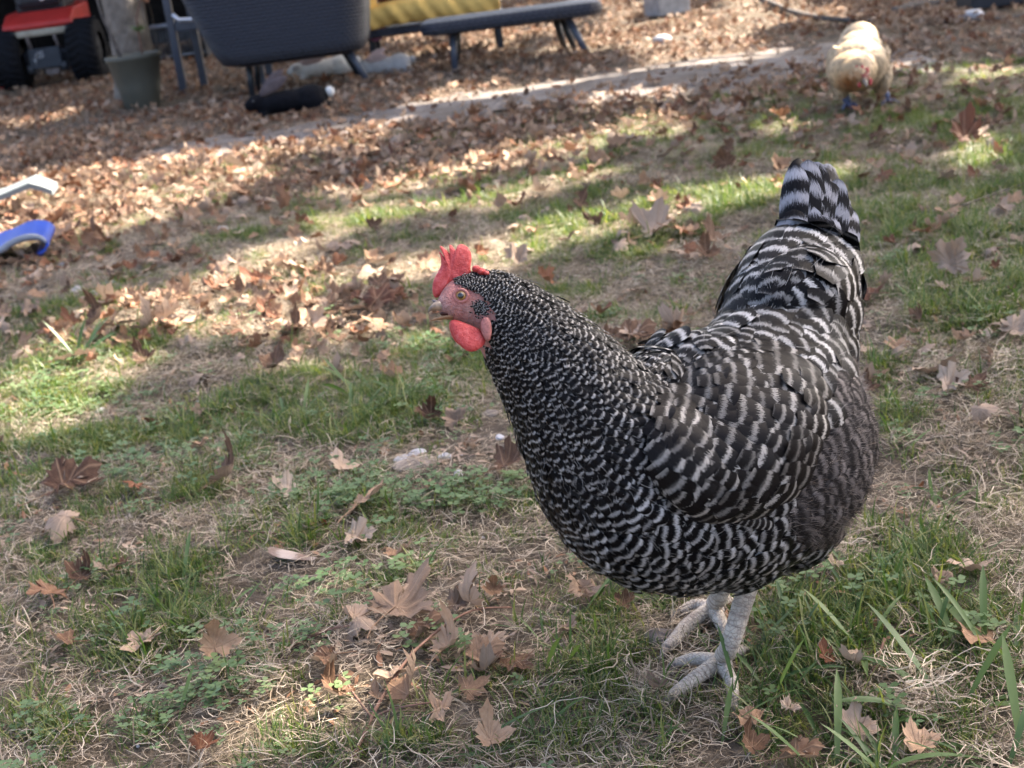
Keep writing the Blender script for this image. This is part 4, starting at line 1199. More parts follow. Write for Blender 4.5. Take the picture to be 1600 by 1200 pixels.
    for i, (r0, t0, ws) in enumerate(tails):
        pa, pb_ = at(*r0), at(*t0)
        d = pb_ - pa; L = np.linalg.norm(d); d /= L
        tow = CAM - pb_; s_ = np.cross(d, tow); s_ /= np.linalg.norm(s_); n_ = np.cross(s_, d)
        q = R((i * 2 % 5 - 2) * 5 + (10 if r0[2] < 1.362 else -16))
        s2 = s_ * math.cos(q) + n_ * math.sin(q); n2 = np.cross(s2, d)
        place_feather('tail_feather', tmesh[i % 4], pa, s2, d, n2, (0.088 * ws * (0.8 + 0.4 * random.random()), L * (0.92 + 0.12 * random.random()), L))

    # ---- head furniture
    def px_mesh(pts, z): return [at(x, y, z) for x, y in pts]
    # comb: a blade with points, thicker at its root
    outl = [(676, 468), (673, 452), (676, 436), (684, 424), (690, 412), (687, 396), (684, 392), (687, 390), (694, 402), (699, 407), (694, 394), (684, 382), (688, 381), (698, 389), (706, 399), (704, 388), (700, 379), (706, 380), (713, 392), (713, 384), (718, 378), (727, 380), (735, 386), (739, 397), (738, 410), (735, 422), (742, 428), (734, 436), (716, 438), (702, 446), (692, 458), (684, 468)]
    def slab(name, outl, cen, zc, thick, mat, tilt=(0, 0), sub=1, wob=0.0):
        n = len(outl); mbs = MB()
        rr = [1.0, 0.86, 0.45]; vs = []
        for side_ in (-1, 1):
            for q in rr[(0 if side_ < 0 else 1):]:
                for (x, y) in outl:
                    xx, yy = cen[0] + (x - cen[0]) * q, cen[1] + (y - cen[1]) * q
                    zz = zc + side_ * thick * (0 if q == 1 else (0.75 if q > 0.6 else 1.0)) + tilt[0] * (xx - cen[0]) + tilt[1] * (yy - cen[1]) + wob * math.sin(xx * 0.35)
                    vs.append(at(xx, yy, zz))
            vs.append(at(cen[0], cen[1], zc + side_ * thick))
        fs = []
        a0, a1, a2, ac = 0, n, 2 * n, 3 * n
        b1, b2, bc = 3 * n + 1, 4 * n + 1, 5 * n + 1
        for k in range(n):
            j = (k + 1) % n
            fs += [(a0 + k, a0 + j, a1 + j, a1 + k), (a1 + k, a1 + j, a2 + j, a2 + k), (a2 + k, a2 + j, ac), (a0 + j, a0 + k, b1 + k, b1 + j), (b1 + j, b1 + k, b2 + k, b2 + j), (b2 + j, b2 + k, bc)]
        mbs.add(vs, fs)
        return mbs.build(name, mat, hen, base, sub=sub)
    slab('comb', outl, (705, 428), 1.139, 0.0040, M['comb'], (0.00002, 0.0), 1, 0.0012)
    slab('wattle', [(701, 497), (702, 508), (707, 522), (714, 536), (723, 546), (734, 552), (745, 550), (755, 543), (762, 534), (758, 520), (747, 512), (733, 506), (716, 499)], (732, 524), 1.127, 0.0042, M['comb'], (0.0001, -0.0001), 1)
    slab('wattle', [(700, 497), (700, 510), (704, 524), (711, 536), (722, 543), (736, 546), (748, 540), (752, 525), (740, 512), (720, 500)], (725, 522), 1.157, 0.004, M['comb'], (0.0001, 0.0), 1)
    slab('earlobe', [(752, 497), (749, 508), (752, 522), (758, 533), (765, 536), (769, 524), (769, 508), (766, 497), (759, 492)], (760, 514), 1.1255, 0.0032, M['eyelid'], (0, 0), 1)
    # red knob behind the comb
    mbk = MB()
    for (x, y, r_) in ((744, 420, 6), (752, 424, 6), (760, 427, 4)):
        mbk.ellipsoid(at(x, y, 1.137), [RC * r_ * 1.2 * 1.14 / FPX, UC * r_ * 1.14 / FPX, FW * 0.006], 10, 8)
    mbk.build('crown_knob', M['comb'], hen, base)
    # beak
    def beak(name, rows, mat):
        mbb = MB(); vs = []; n = 12
        for (x, y, h, wdt) in rows:
            c = at(x, y, 1.1335 + (x - 697) * 0.00033)
            for k in range(n):
                th = 2 * math.pi * k / n
                vs.append(c + UC * h * 1.133 / FPX * math.sin(th) + FW * wdt * math.cos(th))
        fs = []
        for i in range(len(rows) - 1):
            for k in range(n):
                k2 = (k + 1) % n; fs.append((i * n + k, i * n + k2, (i + 1) * n + k2, (i + 1) * n + k))
        fs.append(tuple(range(n))); fs.append(tuple((len(rows) - 1) * n + k for k in range(n)))
        mbb.add(vs, fs)
        return mbb.build(name, mat, hen, base)
    ub = beak('upper_beak', [(708, 481, 11, .0082), (697, 479, 10.5, .0074), (688, 477.5, 9, .006), (681, 477.5, 7.2, .0046), (675, 480, 5.2, .0032), (671, 484, 3.2, .002), (669, 489, 1.2, .0008)], M['beak'])
    beak('lower_beak', [(708, 494, 5.5, .0072), (698, 495, 4.2, .006), (690, 496.5, 3.2, .0046), (683, 498, 2.4, .0032), (677, 499.5, 1.6, .002), (673, 500.5, .7, .0008)], M['beak_tan'])
    mbm = MB(); mbm.ellipsoid(at(696, 490, 1.133), [RC * 9 * 1.13 / FPX, UC * 4.5 * 1.13 / FPX, FW * 0.006], 12, 8); mbm.build('mouth', M['mouth'], hen, base)
    mbn = MB(); mbn.ellipsoid(at(680, 471, 1.1275), [(RC * 0.9 - UC * 0.3) * 5.5 * 1.13 / FPX, (UC * 0.9 + RC * 0.3) * 2.6 * 1.13 / FPX, FW * 0.0012], 10, 6)
    mbn.build('nostril', M['beak_dark'], ub)
    mbn2 = ub  # nostril belongs to the upper beak
    for ch in ub.children:
        co_ = np.empty(len(ch.data.vertices) * 3); ch.data.vertices.foreach_get('co', co_); ch.data.vertices.foreach_set('co', (co_.reshape(-1, 3) - base).ravel())
    # eyes on both sides
    pe, ne = cast(720, 462)
    if pe is None: pe = at(720, 462, 1.125); ne = -FW
    for sgn in (1, -1):
        if sgn == 1: ec = pe + FW * 0.0022
        else: ec = pe + FW * 0.0315
        out = -FW * sgn
        k = 1.13 / FPX
        e = MB(); e.ellipsoid(ec, [RC * 9.6 * k, UC * 9.2 * k, FW * 0.0038], 20, 14)
        eye = e.build('eye', M['iris'], hen, base)
        pu = MB(); pu.ellipsoid(ec + out * 0.0032, [RC * 4.8 * k, UC * 5.0 * k, FW * 0.0012], 14, 8)
        pu.build('pupil', M['pupil'], eye, base)
        ring = MB(); pts = [ec + out * 0.0016 + RC * 10.6 * k * math.cos(q) + UC * (9.6 * k * math.sin(q)) for q in np.linspace(0, 2 * math.pi, 25)]
        ring.tube(pts, 0.0015, 6, cap=False)
        ring.build('eyelid', M['eyelid'], eye, base)
    # tuft of little feathers over the ear, bristles at the crown edge
    tp = []; 
    n_t = 260
    tx = np.concatenate([rng.normal(748, 6, 130), rng.uniform(708, 762, 130)]); ty = np.concatenate([rng.normal(479, 6.5, 130), np.zeros(130)])
    ty[130:] = np.interp(tx[130:], [708, 735, 762], [438, 447, 462]) + rng.normal(0, 3, 130)
    Pt, Dt, St, Nt = [], [], [], []
    for x, y in zip(tx, ty):
        p, nn = cast(x, y)
        if p is None: continue
        dd = RC * 0.8 - UC * 0.5 + rng.normal(0, 0.2, 3); dd -= nn * (dd @ nn); dd /= np.linalg.norm(dd)
        Pt.append(p); Dt.append(dd * 0.95 + nn * 0.3); Nt.append(nn); St.append(np.cross(dd, nn))
    Pt, Dt, St, Nt = map(np.array, (Pt, Dt, St, Nt))
    n_t = len(Pt)
    V, F, uv, fr = feather_set(Pt, St, Dt, Nt, rng.uniform(0.003, 0.005, n_t), np.full(n_t, 0.0009), np.full(n_t, 1.5), 'hackle', 0.1, 0.1)
    o = link('ear_tuft', np_mesh('ear_tuft', V - base, F, {'fr': fr}, pb=uv), M['hackle'], hen); o['kind'] = 'stuff'

    # ---- legs and feet
    def leg(top, ankle, foot, toes, hind, wpx):
        """shank and toes as one skin with scutes, claws as children"""
        def seg_tube(mbq, cols, pts, r0, r1, n=12, scute=0.006, bulge=0.13):
            pts = np.array(pts); L = np.linalg.norm(np.diff(pts, axis=0), axis=1).sum(); m = max(10, int(L / 0.0011))
            Q = catmull(pts, m); rad = np.linspace(r0, r1, m)
            s = np.linspace(0, L, m)
            tooth = (s / scute) % 1
            rr = rad * (1 + bulge * (np.minimum(1, 4 * tooth) * (1 - 0.55 * tooth) - 0.4))
            b0 = len(mbq.v)
            mbq.tube(list(Q), list(rr), n)
            for i in range(m):
                dk = 0.0 if tooth[i] > 0.18 else 0.55
                base_c = np.array([0.54, 0.46, 0.375]) * (1 - dk) + np.array([0.17, 0.12, 0.10]) * dk
                base_c = base_c * (0.92 + 0.16 * float(vnoise(i * 0.5, 7.7)))
                cols.extend([(*base_c, 1)] * n)
        mbq = MB(); cols = []
        k = wpx
        A, An, Fo = at(*top), at(*ankle), foot
        seg_tube(mbq, cols, [A, (A * 0.5 + An * 0.5), An, An * 0.35 + Fo * 0.65 + np.array([0, 0, 0.006])], 0.0097 * k, 0.0082 * k, 14, 0.0085, 0.07)
        mbq.ellipsoid(Fo + np.array([0, 0, 0.007]), [RC * 0.013 * k, np.array([0, 1, 0]) * 0.012 * k, np.array([0, 0, 0.009 * k])], 12, 8)
        cols.extend([(0.44, 0.385, 0.35, 1)] * (len(mbq.v) - len(cols)))
        ends = []
        for tpts in toes + [hind]:
            pts = [Fo + np.array([0, 0, 0.009])] + [np.array(p) for p in tpts]
            seg_tube(mbq, cols, pts, 0.0077 * k, 0.0050 * k, 10, 0.0046, 0.14)
            ends.append((pts[-2], pts[-1]))
        me = mbq.mesh('leg')
        co_ = np.array(mbq.v) - base; me.vertices.foreach_set('co', co_.astype(np.float32).ravel())
        a_ = me.attributes.new('Col', 'FLOAT_COLOR', 'POINT'); a_.data.foreach_set('color', np.array(cols, np.float32).ravel())
        lg = link('leg', me, M['scute'], hen)
        for p0, p1 in ends:
            d = p1 - p0; d /= np.linalg.norm(d)
            c = MB(); c.tube([p1 - d * 0.002, p1 + d * 0.005, p1 + d * 0.010 + np.array([0, 0, -0.003]), p1 + d * 0.013 + np.array([0, 0, -0.006])], [0.0046 * k, 0.0036 * k, 0.002 * k, 0.0004], 8, flat=0.8)
            c.build('claw', M['claw'], lg, base)
    def gp(x, y, h=0.008):
        p = ground(x, y); return np.array([p[0], p[1], float(gh(p[0], p[1])) + h])
    f1 = gp(1124, 1036, 0.004)
    leg((1180, 880, 1.302), (1140, 1008, 1.315), f1,
        [[gp(1086, 1030, 0.012), gp(1056, 1032)], [gp(1088, 1062, 0.013), gp(1062, 1078, 0.010), gp(1046, 1088)], [gp(1139, 1056, 0.013), gp(1144, 1074, 0.010), gp(1146, 1088)]],
        [gp(1142, 1018, 0.010), gp(1160, 1010)], 1.0)
    f2 = gp(1112, 950, 0.004)
    leg((1150, 850, 1.385), (1124, 930, 1.425), f2,
        [[gp(1086, 944, 0.012), gp(1062, 949)], [gp(1078, 972, 0.013), gp(1054, 994, 0.010), gp(1040, 1006)], [gp(1124, 968, 0.013), gp(1132, 982, 0.010), gp(1136, 992)]],
        [gp(1128, 938, 0.010), gp(1142, 932)], 1.05)
build_hen()

# ------------------------------------------------------------------ buff hen behind
M['buff'] = None
def mat_buff():
    t = NT('buff_feather'); fr = t.attr('fr').outputs['Fac']; col = t.attr('Col').outputs['Color']
    uv = t.n.new('ShaderNodeTexCoord').outputs['UV']; n = t.noise(9, uv, 3)
    t.base(t.mix(t.math('MULTIPLY', n, 0.5), col, t.mix(1.0, col, C4(0.72, 0.62, 0.5), 'MULTIPLY')), 0.6, 0.3)
    t.translucent(col, 0.15)
    return t.m
M['buff'] = mat_buff()
M['slate'] = plain('slate_leg', (0.085, 0.10, 0.17), 0.5, 0.4, 0, 60, 0.3, 0.3, 0.002)
def build_buff():
    g0 = ground(1348, 168); base = np.array([g0[0], g0[1], 0.0]); z0 = 4.45
    hen = thing('hen', 'cream buff hen bending to peck at the ground in the back of the yard', 'hen', tuple(base))
    k = z0 / FPX
    mb = MB()
    def ell(px, py, dz, rx, ry, rd, ang=0):
        c = at(px, py, z0 + dz); ca, sa = math.cos(R(ang)), math.sin(R(ang))
        mb.ellipsoid(c, [(RC * ca - UC * sa) * rx * k, (RC * sa + UC * ca) * ry * k, FW * rd], 20, 12); return c
    ell(1340, 102, 0.02, 45, 40, .13)
    ell(1342, 66, 0.14, 30, 31, .09, 8)
    ell(1341, 84, 0.09, 39, 34, .10); ell(1303, 102, 0.03, 7, 28, .09, -4); ell(1376, 98, 0.04, 7, 28, .09, 4)
    ell(1331, 112, -0.07, 36, 30, .10)
    ell(1337, 114, -0.15, 24, 22, .08)
    ell(1344, 120, -0.215, 15, 15, .035)
    ell(1313, 132, 0.02, 12, 22, .05, -14); ell(1380, 122, 0.04, 12, 28, .05, 10)
    body = remeshed(mb, 0.006, 4)
    co, fc, fn, fa = mesh_arrays(body)
    px, py, _ = project(co)
    headm = np.clip(1 - np.hypot(px - 1349, py - 119) / 13, 0, 1) ** 0.5
    cream = np.array([0.50, 0.40, 0.26]); skin = np.array([0.42, 0.08, 0.07])
    colr = cream[None] * (1 - headm[:, None]) + skin[None] * headm[:, None]
    a_ = body.attributes.new('Col', 'FLOAT_COLOR', 'POINT'); a_.data.foreach_set('color', np.column_stack([colr, np.ones(len(colr))]).astype(np.float32).ravel())
    body.vertices.foreach_set('co', (co - base).astype(np.float32).ravel()); body.name = 'body'
    link('body', body, M['hen_body'], hen)
    pick = rng.choice(len(fc), 16000, p=fa / fa.sum())
    P = fc[pick]; N = fn[pick]
    px, py, dz = project(P)
    kp = dart(P, np.full(len(P), 0.0105), np.nonzero(np.hypot(px - 1349, py - 119) > 11)[0])
    P, N, px, py, dz = P[kp], N[kp], px[kp], py[kp], dz[kp]
    flow = np.array([0, 0.85, -0.45]) + 0.002 * (px - 1340)[:, None] * R0
    flow = np.broadcast_to(flow, P.shape).copy(); flow -= N * (flow * N).sum(1)[:, None]; flow /= np.linalg.norm(flow, axis=1)[:, None] + 1e-9
    sd = np.cross(flow, N); lift = R(8)
    D = flow * math.cos(lift) + N * math.sin(lift); Nf = N * math.cos(lift) - flow * math.sin(lift)
    n = len(P); L = np.full(n, 0.034) * rng.uniform(0.8, 1.2, n)
    V, F, uv, fr = feather_set(P - D * L[:, None] * 0.6 + N * 0.002, sd, D, Nf, L, L * 0.62, np.full(n, 2.0), 'round', 0.12, 0.1)
    rust = np.clip(1.2 - np.hypot((px - 1326) / 20, (py - 128) / 17), 0, 1)
    gold = np.clip(1.3 - np.hypot((px - 1326) / 40, (py - 112) / 34), 0, 1) * 0.6
    c = np.array([0.58, 0.45, 0.30]) * (1 - gold[:, None]) + np.array([0.52, 0.32, 0.14]) * gold[:, None]
    c = c * (1 - rust[:, None]) + np.array([0.36, 0.15, 0.05]) * rust[:, None]
    c = c * rng.uniform(0.65, 1.2, (n, 1))
    m = len(V) // n
    o = link('plumage', np_mesh('plumage', V - base, F, {'fr': fr, 'Col': np.repeat(np.column_stack([c, np.ones(n)]), m, 0)}, pb=uv), M['buff'], hen); o['kind'] = 'stuff'
    def p_(x, y, dz=0): return at(x, y, z0 + dz)
    c_ = MB(); c_.prism([p_(1334, 108, -.225), p_(1338, 101, -.23), p_(1342, 106, -.235), p_(1347, 100, -.24), p_(1350, 107, -.245), p_(1356, 104, -.25), p_(1358, 112, -.25), p_(1346, 116, -.245)], RC * 0.004 + FW * 0.005)
    c_.build('comb', M['comb'], hen, base, bevel=0.002)
    b_ = MB(); b_.tube([p_(1350, 124, -.245), p_(1353, 130, -.262), p_(1355, 137, -.27)], [0.009, 0.006, 0.001], 8); b_.build('beak', M['beak'], hen, base)
    for (x, y) in ((1338, 120), (1358, 117)):
        e = MB(); e.ellipsoid(p_(x, y, -.235), [RC * .004, UC * .004, FW * .004], 10, 8); e.build('eye', M['pupil'], hen, base)
    for (x, y) in ((1343, 131), (1360, 128)):
        e = MB(); e.ellipsoid(p_(x, y, -.235), [RC * .006, UC * .012, FW * .006], 10, 8); e.build('wattle', M['comb'], hen, base)
    for (xt, yt, xf, yf) in ((1319, 148, 1325, 170), (1379, 140, 1386, 163)):
        f = ground(xf, yf); f[2] = 0.006
        lg = MB(); lg.tube([at(xt, yt, project(f)[2][0] - 0.02), f + np.array([0, 0.0, 0.02]), f], [0.014, 0.012, 0.012], 10)
        for a in (-125, -90, -55, 90):
            d = np.array([math.cos(R(a)), math.sin(R(a)), 0]); l = 0.05 if a != 90 else 0.025
            lg.tube([f + [0, 0, .004], f + d * l * 0.5 + [0, 0, .010], f + d * l], [0.008, 0.0065, 0.003], 8)
        lg.build('leg', M['slate'], hen, base)
build_buff()

# ------------------------------------------------------------------ rabbits
def mat_fur(name, col, var):
    t = NT(name); n = t.noise(45, t.obj(), 5, 0.7); n2 = t.noise(300, t.obj(), 3)
    t.base(t.ramp(n, [(0.3, tuple(c * (1 - var) for c in col)), (0.7, tuple(min(1, c * (1 + var)) for c in col))]), 0.75, 0.2)
    t.p.inputs['Specular IOR Level'].default_value = 0.08
    t.bump(t.math('ADD', n, n2), 0.6, 0.006)
    return t.m
M['fur_black'] = mat_fur('black_fur', (0.006, 0.006, 0.008), 0.4)
M['fur_white'] = mat_fur('white_fur', (0.62, 0.60, 0.56), 0.12)
M['fur_grey'] = mat_fur('grey_fur', (0.40, 0.385, 0.38), 0.15)
M['ear_skin'] = mat_fur('ear_skin', (0.11, 0.085, 0.085), 0.25)
M['ear_pink'] = mat_fur('ear_pink', (0.50, 0.38, 0.35), 0.15)
def rabbit(px, py, label, fur, ear, L, Hh, tail_mat, rz=0.0, ears_up=0.55, eye_patch=None, head=True):
    g = ground(px, py)
    rb = thing('rabbit', label, 'rabbit', (g[0], g[1], 0.0), rz)
    X, Y, Z = np.eye(3)
    mb = MB()
    mb.ellipsoid((0.02 * L, 0, 0.46 * Hh), [X * 0.36 * L, Y * 0.155 * L, Z * 0.47 * Hh], 20, 14)
    mb.ellipsoid((0.24 * L, 0, 0.52 * Hh), [X * 0.20 * L, Y * 0.165 * L, Z * 0.50 * Hh], 20, 14)
    mb.ellipsoid((-0.22 * L, 0, 0.42 * Hh), [X * 0.16 * L, Y * 0.12 * L, Z * 0.40 * Hh], 18, 12)
    mb.ellipsoid((-0.34 * L, -0.01, 0.58 * Hh), [X * 0.12 * L, Y * 0.085 * L, Z * 0.34 * Hh], 18, 12)
    mb.ellipsoid((-0.42 * L, -0.012, 0.50 * Hh), [X * 0.075 * L, Y * 0.06 * L, Z * 0.24 * Hh], 16, 10)
    for s in (-1, 1):
        mb.ellipsoid((-0.33 * L, 0.09 * L * s, 0.09 * Hh), [X * 0.11 * L, Y * 0.035 * L, Z * 0.10 * Hh], 12, 8)
        mb.ellipsoid((0.30 * L, 0.12 * L * s, 0.13 * Hh), [X * 0.17 * L, Y * 0.05 * L, Z * 0.14 * Hh], 12, 8)
        mb.ellipsoid((0.26 * L, 0.11 * L * s, 0.38 * Hh), [X * 0.15 * L, Y * 0.07 * L, Z * 0.32 * Hh], 12, 8)
    body = remeshed(mb, 0.006, 4); body.name = 'body'
    link('body', body, fur, rb)
    for s in (-1, 1):
        e = MB(); h0 = np.array([-0.30 * L, 0.04 * L * s - 0.01, 0.86 * Hh])
        d = np.array([0.80, 0.12 * s, ears_up + 0.25 * (s > 0)]); d /= np.linalg.norm(d)
        ln = 0.37 * L; sd = np.cross(d, [0, 0, 1]); sd /= np.linalg.norm(sd); nn = np.cross(sd, d)
        pr = [(0, .010), (.2, .024), (.45, .033), (.7, .030), (.9, .018), (1.0, .004)]
        vs = []; m = 10
        for q, wd in pr:
            for kk in range(m):
                th = 2 * math.pi * kk / m
                vs.append(h0 + d * ln * q + sd * wd * 0.55 * L / 0.4 * math.cos(th) * 0.35 + nn * wd * L / 0.4 * 0.8 * math.sin(th))
        fs = [(i * m + kk, i * m + (kk + 1) % m, (i + 1) * m + (kk + 1) % m, (i + 1) * m + kk) for i in range(len(pr) - 1) for kk in range(m)]
        fs.append(tuple(range(m))); fs.append(tuple((len(pr) - 1) * m + kk for kk in range(m)))
        e.add(vs, fs); e.build('ear', ear, rb)
        ey = MB(); ey.ellipsoid((-0.375 * L, -0.01 + 0.075 * L * s, 0.66 * Hh), [X * .007, Y * .004, Z * .006], 10, 8); ey.build('eye', M['pupil'], rb)
        if eye_patch:
            ep = MB(); ep.ellipsoid((-0.36 * L, -0.01 + 0.068 * L * s, 0.67 * Hh), [X * .024, Y * .009, Z * .017], 12, 8); ep.build('eye_patch', eye_patch, rb)
    t = MB(); t.ellipsoid((0.455 * L, 0, 0.62 * Hh), [X * 0.055 * L, Y * 0.05 * L, Z * 0.058 * L], 14, 10); t.build('tail', tail_mat, rb)
    return rb
rabbit(455, 176, 'black rabbit with a white tail lying stretched out in front of the wicker chair', M['fur_black'], M['ear_skin'], 0.42, 0.115, M['fur_white'], R(2), 0.40)
rabbit(508, 119, 'white rabbit with a dark eye patch lying on leaves behind the chair legs', M['fur_white'], M['ear_pink'], 0.43, 0.105, M['fur_white'], R(4), 0.16, M['fur_grey'])
rabbit(604, 117, 'pale grey rabbit lying half hidden behind the splayed chair legs', M['fur_grey'], M['ear_pink'], 0.34, 0.105, M['fur_grey'], R(-2), 0.1)

# ------------------------------------------------------------------ furniture and yard objects
def mat_wicker(name, col):
    t = NT(name); P = t.obj()
    sx = t.n.new('ShaderNodeSeparateXYZ'); t.l.new(P, sx.inputs[0])
    a = t.math('SINE', t.math('MULTIPLY', t.math('ADD', sx.outputs[0], sx.outputs[1]), 190.0))
    row = t.math('FLOOR', t.math('MULTIPLY', sx.outputs[2], 55.0))
    sgn = t.math('SUBTRACT', t.math('MULTIPLY', t.math('MODULO', row, 2.0), 2.0), 1.0)
    zz = t.math('SINE', t.math('MULTIPLY', sx.outputs[2], 172.8))
    h = t.math('ADD', t.math('MULTIPLY', t.math('MULTIPLY', a, sgn), 0.45), t.math('MULTIPLY', t.math('ABSOLUTE', zz), 1.6))
    n = t.noise(6, P, 3)
    c = t.ramp(t.math('ADD', t.math('MULTIPLY', h, 0.25), 0.35), [(0.1, tuple(q * 0.12 for q in col)), (0.75, col)])
    t.base(t.mix(t.math('MULTIPLY', n, 0.4), c, C4(*[q * 0.6 for q in col])), 0.5, 0.4)
    t.bump(h, 0.7, 0.006)
    return t.m
M['wicker'] = mat_wicker('grey_wicker', (0.034, 0.037, 0.052))
M['legmetal'] = plain('painted_leg', (0.050, 0.058, 0.078), 0.4, 0.4, 0, 30, 0.2, 0.05)
M['legdark'] = plain('dark_leg', (0.018, 0.021, 0.026), 0.45, 0.4, 0, 30, 0.2, 0.05)
M['railtop'] = plain('pale_aluminium', (0.55, 0.56, 0.60), 0.3, 0.5, 0.5, 30, 0.15, 0.05)
M['yellow'] = plain('yellow_cloth', (0.62, 0.40, 0.115), 0.85, 0.2, 0, 9, 0.14, 0.5, 0.02)
M['redcloth'] = plain('red_brown_cloth', (0.13, 0.04, 0.03), 0.9, 0.2, 0, 12, 0.3, 0.4, 0.01)
M['teal'] = plain('teal_cloth', (0.03, 0.11, 0.12), 0.9, 0.2, 0, 12, 0.3, 0.4, 0.01)
M['pink'] = plain('pink_cloth', (0.33, 0.15, 0.26), 0.85, 0.2, 0, 30, 0.2, 0.4, 0.01)
M['pot'] = plain('olive_pot', (0.078, 0.075, 0.058), 0.6, 0.35, 0, 7, 0.14, 0.1, 0.003)
M['soil'] = plain('pot_soil', (0.06, 0.045, 0.035), 0.95, 0.1, 0, 40, 0.4, 0.8, 0.01)
M['red'] = plain('red_paint', (0.42, 0.030, 0.024), 0.45, 0.4, 0, 8, 0.15, 0.05)
M['cream'] = plain('dirty_cream', (0.30, 0.27, 0.21), 0.7, 0.3, 0, 14, 0.25, 0.1)
M['rubber'] = plain('tyre_rubber', (0.008, 0.0085, 0.011), 0.8, 0.15, 0, 40, 0.3, 0.2)
M['steel'] = plain('grey_steel', (0.05, 0.053, 0.06), 0.5, 0.3, 0.3, 20, 0.25, 0.1)
M['rust'] = plain('worn_strut', (0.16, 0.13, 0.12), 0.7, 0.3, 0.2, 30, 0.4, 0.2)
M['plate'] = plain('hitch_plate', (0.030, 0.035, 0.044), 0.5, 0.3, 0.1, 20, 0.2, 0.05)
M['white'] = plain('white_mark', (0.62, 0.62, 0.62), 0.5, 0.4, 0, 20, 0.1, 0)
M['black'] = plain('black_vinyl', (0.014, 0.015, 0.020), 0.5, 0.4, 0, 20, 0.3, 0.1)
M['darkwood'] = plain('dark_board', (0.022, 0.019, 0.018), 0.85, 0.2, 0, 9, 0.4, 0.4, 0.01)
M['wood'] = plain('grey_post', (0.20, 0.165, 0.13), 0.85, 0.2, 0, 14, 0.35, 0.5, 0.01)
M['wire'] = plain('galvanised_wire', (0.30, 0.31, 0.33), 0.45, 0.5, 0.4, 20, 0.2, 0)
M['blue'] = plain('blue_plastic', (0.008, 0.045, 0.30), 0.45, 0.35, 0, 5, 0.2, 0.15, 0.006)
M['bluewhite'] = plain('pale_edge', (0.20, 0.215, 0.25), 0.6, 0.4, 0, 20, 0.15, 0.1)
M['board'] = plain('pale_board', (0.17, 0.185, 0.18), 0.7, 0.35, 0, 12, 0.15, 0.15)
M['concrete'] = plain('concrete', (0.30, 0.29, 0.28), 0.9, 0.2, 0, 20, 0.25, 0.5, 0.01)
M['quill'] = plain('pale_quill', (0.5, 0.46, 0.42), 0.5, 0.3, 0, 60, 0.2, 0.1)

def base_at(px, py):
    g = ground(px, py); return (g[0], g[1], 0.0), project(g)[2][0] / FPX

